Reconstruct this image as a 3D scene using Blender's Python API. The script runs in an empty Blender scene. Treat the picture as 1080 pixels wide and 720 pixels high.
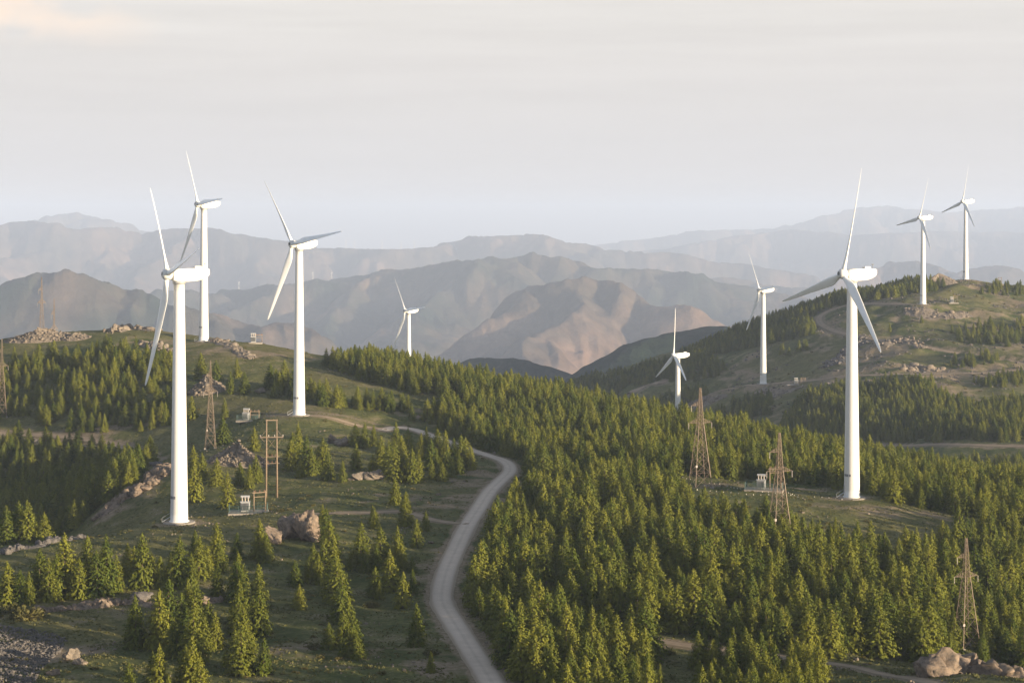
import bpy, bmesh, math, random
import numpy as np
from mathutils import Vector, Matrix

# ------------------------------------------------------------------ camera, sky, sun, exposure
SC = bpy.context.scene
COL = SC.collection
FPX, HY = 2000.0, 230.0                      # focal length and horizon row, in pixels of a 1080 wide frame

cam = bpy.data.cameras.new('camera')
cam.sensor_width = 36.0
cam.lens = FPX / 1080.0 * 36.0
cam.shift_y = -(360.0 - HY) / 1080.0
cam.clip_start, cam.clip_end = 1.0, 80000.0
camo = bpy.data.objects.new('camera', cam)
camo.rotation_euler = (math.pi / 2, 0, 0)
COL.objects.link(camo)
SC.camera = camo

SUN_EL = math.radians(7.8)
SUN_AZ = math.radians(124.0)                 # clockwise from +Y: from the right, a little behind the camera
SDIR = Vector((math.sin(SUN_AZ) * math.cos(SUN_EL), math.cos(SUN_AZ) * math.cos(SUN_EL), math.sin(SUN_EL)))

world = bpy.data.worlds.new('World')
SC.world = world
world.use_nodes = True
wn, wl = world.node_tree.nodes, world.node_tree.links
wn.clear()
def wnode(t, **k):
    n = wn.new(t)
    for a, b in k.items(): setattr(n, a, b)
    return n
sky = wnode('ShaderNodeTexSky', sky_type='NISHITA', sun_disc=False, sun_elevation=SUN_EL, sun_rotation=SUN_AZ)
sky.altitude, sky.air_density, sky.dust_density, sky.ozone_density = 1500, 1.0, 2.0, 1.5
bg1 = wnode('ShaderNodeBackground'); bg1.inputs['Strength'].default_value = 0.105
hs = wnode('ShaderNodeHueSaturation'); hs.inputs['Saturation'].default_value = .55
wl.new(sky.outputs[0], hs.inputs['Color']); wl.new(hs.outputs[0], bg1.inputs[0])
tc = wnode('ShaderNodeTexCoord')
sep = wnode('ShaderNodeSeparateXYZ'); wl.new(tc.outputs['Generated'], sep.inputs[0])
ramp = wnode('ShaderNodeValToRGB')
mr = wnode('ShaderNodeMapRange'); wl.new(sep.outputs['Z'], mr.inputs[0])
mr.inputs[1].default_value = 0.0; mr.inputs[2].default_value = 0.16
wl.new(mr.outputs[0], ramp.inputs[0])
e = ramp.color_ramp.elements
e[0].position = 0.0; e[0].color = (.59, .555, .535, 1)
e[1].position = 1.0; e[1].color = (.72, .68, .635, 1)
for p, c in ((.25, (.60, .575, .56, 1)), (.5, (.625, .595, .57, 1)), (.72, (.685, .655, .62, 1))):
    q = e.new(p); q.color = c
# thin cloud streaks, flattened towards the horizon
mp = wnode('ShaderNodeMapping'); mp.inputs['Scale'].default_value = (3.0, 3.0, 55.0)
wl.new(tc.outputs['Generated'], mp.inputs[0])
nz = wnode('ShaderNodeTexNoise'); nz.inputs['Scale'].default_value = 1.6; nz.inputs['Detail'].default_value = 7
nz.inputs['Roughness'].default_value = .55
wl.new(mp.outputs[0], nz.inputs['Vector'])
nr = wnode('ShaderNodeMapRange'); wl.new(nz.outputs[0], nr.inputs[0])
nr.inputs[1].default_value = .35; nr.inputs[2].default_value = .7; nr.inputs[3].default_value = -.5; nr.inputs[4].default_value = .5
zr = wnode('ShaderNodeMapRange'); wl.new(sep.outputs['Z'], zr.inputs[0])
zr.inputs[1].default_value = .04; zr.inputs[2].default_value = .1; zr.inputs[3].default_value = .03; zr.inputs[4].default_value = .11
ml = wnode('ShaderNodeMath', operation='MULTIPLY'); wl.new(nr.outputs[0], ml.inputs[0]); wl.new(zr.outputs[0], ml.inputs[1])
ad = wnode('ShaderNodeMath', operation='ADD'); wl.new(ml.outputs[0], ad.inputs[0]); ad.inputs[1].default_value = 1.0
vm = wnode('ShaderNodeVectorMath', operation='SCALE'); wl.new(ramp.outputs[0], vm.inputs[0]); wl.new(ad.outputs[0], vm.inputs['Scale'])
# a few warm puffs low in the west
mp2 = wnode('ShaderNodeMapping'); mp2.inputs['Scale'].default_value = (14, 14, 26)
mp2.inputs['Location'].default_value = (.35, 0, .3)
wl.new(tc.outputs['Generated'], mp2.inputs[0])
n2 = wnode('ShaderNodeTexNoise'); n2.inputs['Scale'].default_value = 1.5; n2.inputs['Detail'].default_value = 8
wl.new(mp2.outputs[0], n2.inputs['Vector'])
n2r = wnode('ShaderNodeMapRange'); wl.new(n2.outputs[0], n2r.inputs[0])
n2r.inputs[1].default_value = .42; n2r.inputs[2].default_value = .62
xr = wnode('ShaderNodeMapRange'); wl.new(sep.outputs['X'], xr.inputs[0])
xr.inputs[1].default_value = -.175; xr.inputs[2].default_value = -.25
zr2 = wnode('ShaderNodeMapRange'); wl.new(sep.outputs['Z'], zr2.inputs[0])
zr2.inputs[1].default_value = .085; zr2.inputs[2].default_value = .1
m2 = wnode('ShaderNodeMath', operation='MULTIPLY'); wl.new(n2r.outputs[0], m2.inputs[0]); wl.new(xr.outputs[0], m2.inputs[1])
m3 = wnode('ShaderNodeMath', operation='MULTIPLY'); wl.new(m2.outputs[0], m3.inputs[0]); wl.new(zr2.outputs[0], m3.inputs[1])
mxc = wnode('ShaderNodeMix', data_type='RGBA'); wl.new(m3.outputs[0], mxc.inputs['Factor'])
wl.new(vm.outputs[0], mxc.inputs['A']); mxc.inputs['B'].default_value = (.86, .70, .57, 1)
bg2 = wnode('ShaderNodeBackground'); bg2.inputs['Strength'].default_value = 0.465
wl.new(mxc.outputs['Result'], bg2.inputs[0])
fr = wnode('ShaderNodeMapRange', interpolation_type='SMOOTHSTEP'); wl.new(sep.outputs['Z'], fr.inputs[0])
fr.inputs[1].default_value = .13; fr.inputs[2].default_value = .30; fr.inputs[3].default_value = 1.0; fr.inputs[4].default_value = .0
ms = wnode('ShaderNodeMixShader'); wl.new(fr.outputs[0], ms.inputs[0]); wl.new(bg1.outputs[0], ms.inputs[1]); wl.new(bg2.outputs[0], ms.inputs[2])
wo = wnode('ShaderNodeOutputWorld'); wl.new(ms.outputs[0], wo.inputs[0])

sl = bpy.data.lights.new('sun', 'SUN')
sl.energy = 5.0; sl.angle = math.radians(0.55); sl.color = (1.0, .80, .54)
so = bpy.data.objects.new('sun', sl)
so.rotation_euler = SDIR.to_track_quat('Z', 'Y').to_euler()
so.location = (200, -150, 200)
COL.objects.link(so)

SC.view_settings.view_transform = 'Standard'
SC.view_settings.look = 'None'
SC.view_settings.exposure = 1.42
SC.view_settings.gamma = 1.0
SC.view_settings.use_curve_mapping = False
SC.cycles.use_denoising = True
SC.cycles.max_bounces = 5
SC.cycles.diffuse_bounces = 2
SC.cycles.glossy_bounces = 2
SC.cycles.transmission_bounces = 2
SC.cycles.volume_bounces = 0
SC.cycles.use_adaptive_sampling = True
SC.cycles.adaptive_threshold = 0.015
SC.cycles.sample_clamp_indirect = 4

HAZE_DENSITY = 7.2e-5
rng = np.random.default_rng(11)
random.seed(5)

# ------------------------------------------------------------------ noise
_P = np.random.default_rng(3).permutation(512)
_G = np.array([(math.cos(a), math.sin(a)) for a in np.linspace(0, 2 * math.pi, 32, endpoint=False)])
def perlin(x, y, seed=0):
    xi = np.floor(x).astype(np.int64); yi = np.floor(y).astype(np.int64)
    xf = x - xi; yf = y - yi
    u = xf ** 3 * (xf * (xf * 6 - 15) + 10); v = yf ** 3 * (yf * (yf * 6 - 15) + 10)
    def g(ix, iy, fx, fy):
        h = _P[(_P[(ix + seed * 37) & 511] + iy) & 511] & 31
        gv = _G[h]
        return gv[..., 0] * fx + gv[..., 1] * fy
    a = g(xi, yi, xf, yf); b = g(xi + 1, yi, xf - 1, yf)
    c = g(xi, yi + 1, xf, yf - 1); d = g(xi + 1, yi + 1, xf - 1, yf - 1)
    return 1.5 * ((a * (1 - u) + b * u) * (1 - v) + (c * (1 - u) + d * u) * v)
def fbm(x, y, octv=4, seed=0, gain=.5):
    s = 0; a = 1.0
    for k in range(octv):
        s = s + a * perlin(x * 2 ** k + 17.3 * k, y * 2 ** k - 9.1 * k, seed + k); a *= gain
    return s
def ridged(x, y, octv=5, seed=0, gain=.5):
    s = 0; a = 1.0; w = 1.0; tot = 0
    for k in range(octv):
        r = (1 - np.abs(perlin(x * 2.03 ** k + 5.7 * k, y * 2.03 ** k + 3.3 * k, seed + k))) ** 2 * w
        w = np.clip(r * 1.6, 0, 1); s = s + a * r; tot += a; a *= gain
    return s / tot
def sstep(a, b, x):
    t = np.clip((x - a) / (b - a), 0, 1)
    return t * t * (3 - 2 * t)

# ------------------------------------------------------------------ materials
def new_mat(name):
    m = bpy.data.materials.new(name); m.use_nodes = True
    nt = m.node_tree
    return m, nt, nt.nodes, nt.links, nt.nodes['Principled BSDF']
def plain(name, col, rough=.6, metal=0.0, var=.0, scale=1.0, bump=0.0, bscale=None):
    m, nt, n, l, b = new_mat(name)
    b.inputs['Roughness'].default_value = rough
    b.inputs['Metallic'].default_value = metal
    b.inputs['Base Color'].default_value = (*col, 1)
    if var or bump:
        t = n.new('ShaderNodeTexCoord')
        z = n.new('ShaderNodeTexNoise'); z.inputs['Scale'].default_value = scale; z.inputs['Detail'].default_value = 6
        l.new(t.outputs['Object'], z.inputs['Vector'])
        if var:
            r = n.new('ShaderNodeMapRange'); r.inputs[1].default_value = .3; r.inputs[2].default_value = .7
            r.inputs[3].default_value = 1 - var; r.inputs[4].default_value = 1 + var
            l.new(z.outputs[0], r.inputs[0])
            v = n.new('ShaderNodeVectorMath'); v.operation = 'SCALE'; v.inputs[0].default_value = col
            l.new(r.outputs[0], v.inputs['Scale']); l.new(v.outputs[0], b.inputs['Base Color'])
        if bump:
            bp = n.new('ShaderNodeBump'); bp.inputs['Strength'].default_value = bump; bp.inputs['Distance'].default_value = .2
            l.new(z.outputs[0], bp.inputs['Height']); l.new(bp.outputs[0], b.inputs['Normal'])
    return m

M = {}
# turbine paint with faint streaks of grime running down the tower
def turbine_paint():
    m, nt, n, l, b = new_mat('white_turbine_paint')
    t = n.new('ShaderNodeTexCoord')
    mp = n.new('ShaderNodeMapping'); mp.inputs['Scale'].default_value = (1.6, 1.6, .06)
    l.new(t.outputs['Object'], mp.inputs[0])
    z = n.new('ShaderNodeTexNoise'); z.inputs['Scale'].default_value = 1.2; z.inputs['Detail'].default_value = 6
    l.new(mp.outputs[0], z.inputs['Vector'])
    r = n.new('ShaderNodeMapRange'); r.inputs[1].default_value = .5; r.inputs[2].default_value = .8
    l.new(z.outputs[0], r.inputs[0])
    mx = n.new('ShaderNodeMix'); mx.data_type = 'RGBA'
    l.new(r.outputs[0], mx.inputs['Factor'])
    mx.inputs['A'].default_value = (.66, .66, .65, 1); mx.inputs['B'].default_value = (.54, .52, .49, 1)
    l.new(mx.outputs['Result'], b.inputs['Base Color'])
    b.inputs['Roughness'].default_value = .42
    return m
M['white'] = turbine_paint()
M['blade'] = plain('blade_gelcoat', (.80, .81, .81), .38, var=.04, scale=.4)
M['concrete'] = plain('concrete', (.24, .215, .185), .9, var=.2, scale=1.5, bump=.3)
M['steel'] = plain('galvanised_steel', (.19, .145, .105), .6, .25, var=.15, scale=2)
M['wood'] = plain('pole_wood', (.21, .155, .105), .85, var=.2, scale=3)
M['porcelain'] = plain('porcelain', (.34, .30, .27), .3)
M['brown_glaze'] = plain('brown_glaze', (.16, .08, .05), .3)
M['grey_paint'] = plain('light_grey_paint', (.29, .30, .31), .5, var=.05)
M['dark_metal'] = plain('dark_metal', (.08, .085, .09), .5, .4)
M['fence_green'] = plain('blue_green_fence_paint', (.018, .055, .05), .6)
M['whitewash'] = plain('whitewash', (.5, .47, .41), .9, var=.1, scale=6)
M['marking'] = plain('dark_grey_marking', (.16, .17, .19), .6)

def rock_mat(name, c1, c2, sc):
    m, nt, n, l, b = new_mat(name)
    t = n.new('ShaderNodeTexCoord'); ob = n.new('ShaderNodeObjectInfo')
    z = n.new('ShaderNodeTexNoise'); z.inputs['Scale'].default_value = sc; z.inputs['Detail'].default_value = 8; z.inputs['Roughness'].default_value = .65
    ad = n.new('ShaderNodeVectorMath'); ad.operation = 'ADD'
    l.new(t.outputs['Object'], ad.inputs[0]); l.new(ob.outputs['Random'], ad.inputs[1]); l.new(ad.outputs[0], z.inputs['Vector'])
    r = n.new('ShaderNodeValToRGB'); l.new(z.outputs[0], r.inputs[0])
    r.color_ramp.elements[0].position = .3; r.color_ramp.elements[0].color = (*c1, 1)
    r.color_ramp.elements[1].position = .72; r.color_ramp.elements[1].color = (*c2, 1)
    q = r.color_ramp.elements.new(.5); q.color = (*[(a * .45 + bb * .55) for a, bb in zip(c1, c2)], 1)
    l.new(r.outputs[0], b.inputs['Base Color']); b.inputs['Roughness'].default_value = .95
    b.inputs['Specular IOR Level'].default_value = .15
    bp = n.new('ShaderNodeBump'); bp.inputs['Strength'].default_value = .7; bp.inputs['Distance'].default_value = .35
    l.new(z.outputs[0], bp.inputs['Height']); l.new(bp.outputs[0], b.inputs['Normal'])
    return m
M['rock'] = rock_mat('lichen_rock', (.06, .055, .048), (.27, .205, .155), .9)
M['rock_grey'] = rock_mat('grey_rubble', (.045, .044, .045), (.16, .145, .135), .7)
M['rock_tan'] = rock_mat('tan_rubble', (.085, .075, .063), (.25, .207, .165), .8)

def ground_mat():
    m, nt, n, l, b = new_mat('hill_grass_and_soil')
    geo = n.new('ShaderNodeNewGeometry')
    def noise(scale, det=6, rough=.55, stretch=None):
        z = n.new('ShaderNodeTexNoise'); z.inputs['Scale'].default_value = scale
        z.inputs['Detail'].default_value = det; z.inputs['Roughness'].default_value = rough
        l.new(geo.outputs['Position'], z.inputs['Vector'])
        return z.outputs[0]
    def rng_(src, a, b_, c=0., d=1.):
        r = n.new('ShaderNodeMapRange'); l.new(src, r.inputs[0])
        r.inputs[1].default_value = a; r.inputs[2].default_value = b_; r.inputs[3].default_value = c; r.inputs[4].default_value = d
        return r.outputs[0]
    def mix(f, a, b_):
        x = n.new('ShaderNodeMix'); x.data_type = 'RGBA'
        l.new(f, x.inputs['Factor'])
        for s, v in (('A', a), ('B', b_)):
            if isinstance(v, tuple): x.inputs[s].default_value = (*v, 1)
            else: l.new(v, x.inputs[s])
        return x.outputs['Result']
    def math_(op, a, b_):
        x = n.new('ShaderNodeMath'); x.operation = op
        for i, v in enumerate((a, b_)):
            if isinstance(v, float): x.inputs[i].default_value = v
            else: l.new(v, x.inputs[i])
        x.use_clamp = True
        return x.outputs[0]
    big = noise(.018, 5); mid = noise(.11, 6, .6); fine = noise(.9, 6, .65); spk = noise(2.6, 3, .5)
    g = mix(rng_(mid, .35, .65), (.068, .088, .029), (.162, .160, .058))
    g = mix(rng_(big, .42, .62, 0, .55), g, (.20, .165, .078))
    g = mix(rng_(fine, .35, .62, 0, .6), g, (.032, .042, .015))
    at = n.new('ShaderNodeAttribute'); at.attribute_name = 'bare'
    bare = math_('ADD', at.outputs['Fac'], rng_(mid, .35, .7, -.35, .45))
    bare = math_('MULTIPLY', rng_(bare, .18, .6), rng_(fine, .25, .55, .55, 1.))
    soil = mix(rng_(fine, .3, .7), (.15, .118, .08), (.27, .21, .145))
    soil = mix(rng_(spk, .55, .68, 0, .5), soil, (.36, .29, .225))
    c = mix(bare, g, soil)
    pebble = math_('MULTIPLY', rng_(spk, .60, .66), rng_(mid, .48, .62))
    c = mix(pebble, c, (.27, .23, .19))
    l.new(c, b.inputs['Base Color'])
    b.inputs['Roughness'].default_value = 1.0; b.inputs['Specular IOR Level'].default_value = .05
    bp = n.new('ShaderNodeBump'); bp.inputs['Strength'].default_value = .6; bp.inputs['Distance'].default_value = .5
    l.new(fine, bp.inputs['Height']); l.new(bp.outputs[0], b.inputs['Normal'])
    return m
M['ground'] = ground_mat()

def mountain_mat():
    m, nt, n, l, b = new_mat('far_mountain_slopes')
    geo = n.new('ShaderNodeNewGeometry')
    z = n.new('ShaderNodeTexNoise'); z.inputs['Scale'].default_value = .0016; z.inputs['Detail'].default_value = 9; z.inputs['Roughness'].default_value = .6
    l.new(geo.outputs['Position'], z.inputs['Vector'])
    r = n.new('ShaderNodeValToRGB'); l.new(z.outputs[0], r.inputs[0])
    e = r.color_ramp.elements
    e[0].position = .28; e[0].color = (.026, .032, .028, 1)
    e[1].position = .8; e[1].color = (.27, .175, .125, 1)
    q = e.new(.52); q.color = (.088, .066, .050, 1)
    z2 = n.new('ShaderNodeTexNoise'); z2.inputs['Scale'].default_value = .012; z2.inputs['Detail'].default_value = 8; z2.inputs['Roughness'].default_value = .65
    l.new(geo.outputs['Position'], z2.inputs['Vector'])
    r2 = n.new('ShaderNodeMapRange'); l.new(z2.outputs[0], r2.inputs[0]); r2.inputs[1].default_value = .3; r2.inputs[2].default_value = .7
    r2.inputs[3].default_value = .6; r2.inputs[4].default_value = 1.35
    at = n.new('ShaderNodeAttribute'); at.attribute_name = 'wood'
    mx = n.new('ShaderNodeMix'); mx.data_type = 'RGBA'; l.new(at.outputs['Fac'], mx.inputs['Factor'])
    l.new(r.outputs[0], mx.inputs['A']); mx.inputs['B'].default_value = (.016, .026, .018, 1)
    v = n.new('ShaderNodeVectorMath'); v.operation = 'SCALE'; l.new(mx.outputs['Result'], v.inputs[0]); l.new(r2.outputs[0], v.inputs['Scale'])
    l.new(v.outputs[0], b.inputs['Base Color']); b.inputs['Roughness'].default_value = 1; b.inputs['Specular IOR Level'].default_value = 0
    z3 = n.new('ShaderNodeTexNoise'); z3.inputs['Scale'].default_value = .007; z3.inputs['Detail'].default_value = 7; z3.inputs['Roughness'].default_value = .6
    l.new(geo.outputs['Position'], z3.inputs['Vector'])
    bp = n.new('ShaderNodeBump'); bp.inputs['Strength'].default_value = .8; bp.inputs['Distance'].default_value = 28
    l.new(z3.outputs[0], bp.inputs['Height']); l.new(bp.outputs[0], b.inputs['Normal'])
    return m
M['mountain'] = mountain_mat()

def road_mat(name, c1, c2, dark):
    m, nt, n, l, b = new_mat(name)
    geo = n.new('ShaderNodeNewGeometry')
    uv = n.new('ShaderNodeAttribute'); uv.attribute_name = 'across'
    z = n.new('ShaderNodeTexNoise'); z.inputs['Scale'].default_value = .35; z.inputs['Detail'].default_value = 8; z.inputs['Roughness'].default_value = .65
    l.new(geo.outputs['Position'], z.inputs['Vector'])
    r = n.new('ShaderNodeMapRange'); l.new(z.outputs[0], r.inputs[0]); r.inputs[1].default_value = .3; r.inputs[2].default_value = .7
    mx = n.new('ShaderNodeMix'); mx.data_type = 'RGBA'; l.new(r.outputs[0], mx.inputs['Factor'])
    mx.inputs['A'].default_value = (*c1, 1); mx.inputs['B'].default_value = (*c2, 1)
    # worn wheel tracks are paler, the edges and the crown hold dust and grass
    wv = n.new('ShaderNodeMath'); wv.operation = 'MULTIPLY_ADD'; l.new(z.outputs[0], wv.inputs[0]); wv.inputs[1].default_value = .25; l.new(uv.outputs['Fac'], wv.inputs[2])
    cr = n.new('ShaderNodeValToRGB'); l.new(wv.outputs[0], cr.inputs[0])
    e = cr.color_ramp.elements
    e[0].position = .12; e[0].color = (.25, .25, .25, 1); e[1].position = 1.0; e[1].color = (.9, .9, .9, 1)
    for p, v in ((.35, 0.), (.62, .12), (.8, .35)):
        q = e.new(p); q.color = (v, v, v, 1)
    m2 = n.new('ShaderNodeMix'); m2.data_type = 'RGBA'; l.new(cr.outputs[0], m2.inputs['Factor'])
    l.new(mx.outputs['Result'], m2.inputs['A']); m2.inputs['B'].default_value = (*dark, 1)
    l.new(m2.outputs['Result'], b.inputs['Base Color']); b.inputs['Roughness'].default_value = .95; b.inputs['Specular IOR Level'].default_value = .15
    bp = n.new('ShaderNodeBump'); bp.inputs['Strength'].default_value = .4; bp.inputs['Distance'].default_value = .15
    l.new(z.outputs[0], bp.inputs['Height']); l.new(bp.outputs[0], b.inputs['Normal'])
    return m
M['road'] = road_mat('worn_grey_road', (.49, .41, .335), (.60, .505, .42), (.25, .20, .145))
M['track'] = road_mat('dirt_track', (.22, .17, .12), (.33, .255, .185), (.15, .12, .075))

def foliage_mat(name, c1, c2, tr):
    m, nt, n, l, b = new_mat(name)
    ob = n.new('ShaderNodeObjectInfo'); t = n.new('ShaderNodeTexCoord')
    z = n.new('ShaderNodeTexNoise'); z.inputs['Scale'].default_value = 1.1; z.inputs['Detail'].default_value = 3
    l.new(t.outputs['Object'], z.inputs['Vector'])
    a = n.new('ShaderNodeMath'); a.operation = 'MULTIPLY_ADD'; l.new(ob.outputs['Random'], a.inputs[0]); a.inputs[1].default_value = .55
    s = n.new('ShaderNodeMath'); s.operation = 'SUBTRACT'; l.new(z.outputs[0], s.inputs[0]); s.inputs[1].default_value = .28
    l.new(s.outputs[0], a.inputs[2]); a.use_clamp = True
    mx = n.new('ShaderNodeMix'); mx.data_type = 'RGBA'; l.new(a.outputs[0], mx.inputs['Factor'])
    mx.inputs['A'].default_value = (*c1, 1); mx.inputs['B'].default_value = (*c2, 1)
    l.new(mx.outputs['Result'], b.inputs['Base Color']); b.inputs['Roughness'].default_value = .8; b.inputs['Specular IOR Level'].default_value = .12
    tl = n.new('ShaderNodeBsdfTranslucent'); l.new(mx.outputs['Result'], tl.inputs[0])
    ms = n.new('ShaderNodeMixShader'); ms.inputs[0].default_value = tr
    l.new(b.outputs[0], ms.inputs[1]); l.new(tl.outputs[0], ms.inputs[2])
    l.new(ms.outputs[0], n['Material Output'].inputs[0])
    return m
M['needles'] = foliage_mat('conifer_needles', (.034, .064, .010), (.205, .205, .028), .18)
M['bark'] = plain('bark', (.10, .075, .055), .95, var=.25, scale=4)
M['shrub'] = foliage_mat('shrub_leaves', (.06, .07, .022), (.14, .115, .04), .2)
M['grass'] = foliage_mat('grass_blades', (.065, .078, .026), (.155, .145, .055), .3)

# ------------------------------------------------------------------ object helpers
def tag(o, label=None, cat=None, group=None, kind=None):
    if label: o['label'] = label
    if cat: o['category'] = cat
    if group: o['group'] = group
    if kind: o['kind'] = kind
    return o
def link(o, parent=None):
    COL.objects.link(o)
    if parent is not None: o.parent = parent
    return o
def empty(name, loc, rz=0.0):
    o = bpy.data.objects.new(name, None); o.location = loc; o.rotation_euler = (0, 0, rz); o.empty_display_size = .5
    return link(o)
def np_mesh(name, verts, faces, mat, smooth=False):
    """faces: int array (n,3) or (n,4)"""
    me = bpy.data.meshes.new(name)
    v = np.ascontiguousarray(verts, dtype=np.float32); f = np.ascontiguousarray(faces, dtype=np.int32)
    k = f.shape[1]
    me.vertices.add(len(v)); me.vertices.foreach_set('co', v.ravel())
    me.loops.add(f.size); me.loops.foreach_set('vertex_index', f.ravel())
    me.polygons.add(len(f)); me.polygons.foreach_set('loop_start', np.arange(0, f.size, k, dtype=np.int32))
    if smooth: me.polygons.foreach_set('use_smooth', np.ones(len(f), dtype=bool))
    me.update(calc_edges=True)
    me.materials.append(mat)
    return me
def attr(me, name, vals):
    a = me.attributes.new(name, 'FLOAT', 'POINT'); a.data.foreach_set('value', np.ascontiguousarray(vals, dtype=np.float32))
def bm_obj(name, bm, mat, parent=None, smooth=False, loc=None):
    me = bpy.data.meshes.new(name); bm.to_mesh(me); bm.free()
    if smooth:
        for p in me.polygons: p.use_smooth = True
    me.materials.append(mat)
    o = bpy.data.objects.new(name, me)
    if loc is not None: o.location = loc
    return link(o, parent)
def bx(bm, c, s, rot=None):
    mt = Matrix.Translation(c) @ (rot.to_4x4() if rot else Matrix.Identity(4)) @ Matrix.Diagonal((*s, 1))
    bmesh.ops.create_cube(bm, size=1.0, matrix=mt)
def tube(bm, a, b, r, r2=None, seg=6):
    a, b = Vector(a), Vector(b); d = b - a
    if d.length < 1e-6: return
    mt = Matrix.Translation((a + b) / 2) @ d.to_track_quat('Z', 'Y').to_matrix().to_4x4()
    bmesh.ops.create_cone(bm, cap_ends=True, segments=seg, radius1=r, radius2=r if r2 is None else r2, depth=d.length, matrix=mt)
def lathe(bm, prof, seg=32, mat=None):
    rings = []
    for (r, z) in prof:
        rings.append([bm.verts.new((r * math.cos(2 * math.pi * k / seg), r * math.sin(2 * math.pi * k / seg), z)) for k in range(seg)])
    for a, b in zip(rings, rings[1:]):
        for k in range(seg):
            bm.faces.new((a[k], a[(k + 1) % seg], b[(k + 1) % seg], b[k]))
    bm.faces.new(rings[0][::-1]); bm.faces.new(rings[-1])
def copy_tree(o, parent=None):
    c = o.copy(); COL.objects.link(c)
    if parent is not None: c.parent = parent
    for ch in list(o.children): copy_tree(ch, c)
    return c

# ------------------------------------------------------------------ terrain
CTRL = [  # (pixel column, pixel row, metres from the camera)
 (0,720,300),(150,720,298),(300,720,300),(520,720,302),(700,720,305),(960,716,312),(1040,706,300),(690,675,332),(850,690,322),
 (0,640,365),(150,640,365),(300,640,368),(460,620,385),(0,578,428),(60,572,432),(189,551,460),(300,575,422),(490,545,470),
 (600,600,400),(700,600,402),(800,600,405),(900,605,405),(950,648,372),
 (738,513,530),(822,573,445),(898,525,510),(1000,538,515),(1080,562,480),
 (640,482,600),(540,495,565),(500,478,610),(400,452,668),(316,438,667),(270,530,500),(250,490,560),(222,475,575),(286,525,505),
 (170,486,590),(0,456,715),(100,463,690),(70,522,640),(20,560,560),(-60,540,620),(130,508,540),
 (60,420,745),(150,410,740),(0,432,745),(100,377,800),(215,360,833),(265,361,830),(40,352,860),(140,348,850),(0,358,850),
 (330,386,780),(430,394,790),(500,406,800),(590,435,820),(660,447,800),(740,461,785),(800,468,730),(860,477,680),(1000,512,640),
 (805,405,1212),(760,425,1180),(670,411,1330),(715,432,1245),(745,420,1225),(900,400,1130),(900,370,1230),(860,346,1330),
 (880,318,1420),(974,321,1316),(1018,297,1460),(1080,303,1460),(1080,332,1330),(1080,385,1160),(980,385,1160),(940,360,1240),(1010,343,1270),
 (900,440,1010),(1000,440,1000),(1080,440,980),(1000,468,900),(1080,470,880),(850,455,1000),(790,440,1110),
 (800,343,1450),(700,384,1450),(640,399,1480),(600,412,1500),(945,306,1440),(740,366,1450),
]
RAW = [  # (pixel column, metres, height) for ground the photograph hides
 (216,1000,-78),(100,1000,-84),(0,1000,-90),(-100,900,-70),(400,950,-100),(500,950,-112),(590,980,-132),(650,930,-125),(740,960,-138),(800,900,-130),(900,820,-119),(1000,780,-112),
 (715,1163,-143),(680,1100,-150),(431,1333,-125),(300,1333,-135),(100,1300,-140),(200,1700,-210),(431,1700,-195),(0,1700,-230),(560,1400,-175),(560,1800,-260),
 (650,1900,-245),(700,1900,-230),(800,1900,-205),(900,1900,-180),(1018,1900,-150),(1100,1900,-140),
 (30,480,-87),(-60,480,-87),(90,505,-86),(60,540,-92),(-250,300,-72),(-250,450,-76),(-250,650,-72),(-250,1000,-80),(-300,1800,-220),
 (1060,350,-84),(1060,400,-85),(1075,440,-83),(1250,330,-84),(1250,420,-88),(1300,520,-84),(1300,700,-98),(1300,900,-100),(1300,1200,-84),(1300,1500,-52),(1300,1850,-130),
]
NEAR = [(0,0,-5),(0,60,-21),(0,120,-38),(0,200,-58),(0,250,-69),(-60,60,-28),(60,60,-30),(-120,120,-52),(120,120,-45),(-120,220,-69),(120,215,-63),(150,190,-56),(190,170,-55),
        (-250,150,-68),(250,150,-76),(250,0,-66),(-250,0,-62),(0,-60,-22),(150,-60,-52),(-150,-60,-50),(300,300,-82)]  # unseen slope on the right raised so its shade reaches the left foreground
P, Z = [], []
for u, y, d in CTRL: P.append(((u - 540) * d / FPX, d)); Z.append((HY - y) * d / FPX)
for u, d, z in RAW: P.append(((u - 540) * d / FPX, d)); Z.append(z)
for x, d, z in NEAR: P.append((x, d)); Z.append(z)
P = np.array(P, float) / 200.0; Z = np.array(Z, float)
def tps(r2): return np.where(r2 > 1e-12, .5 * r2 * np.log(np.maximum(r2, 1e-12)), 0.0)
_n = len(P)
_A = np.zeros((_n + 3, _n + 3))
_A[:_n, :_n] = tps(((P[:, None] - P[None]) ** 2).sum(-1)) + np.eye(_n) * .004
_A[:_n, _n] = 1; _A[:_n, _n + 1:] = P; _A[_n, :_n] = 1; _A[_n + 1:, :_n] = P.T
_w = np.linalg.solve(_A, np.concatenate([Z, np.zeros(3)]))
def base_h(x, d):
    q = np.stack([x, d], -1).reshape(-1, 2) / 200.0
    out = np.empty(len(q))
    for i in range(0, len(q), 60000):
        s = q[i:i + 60000]
        r2 = ((s[:, None] - P[None]) ** 2).sum(-1)
        out[i:i + 60000] = tps(r2) @ _w[:_n] + _w[_n] + s @ _w[_n + 1:]
    return out.reshape(np.shape(x))

NC, NR = 860, 860
T0, T1, D0, D1 = -.46, .56, -60.0, 1950.0
S0, S1 = math.log(D0 + 150), math.log(D1 + 150)
tt = np.linspace(T0, T1, NC)[:, None]; ss = np.linspace(S0, S1, NR)[None, :]
GD = np.exp(ss) - 150 + 0 * tt
GX = tt * (GD + 150)
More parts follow.
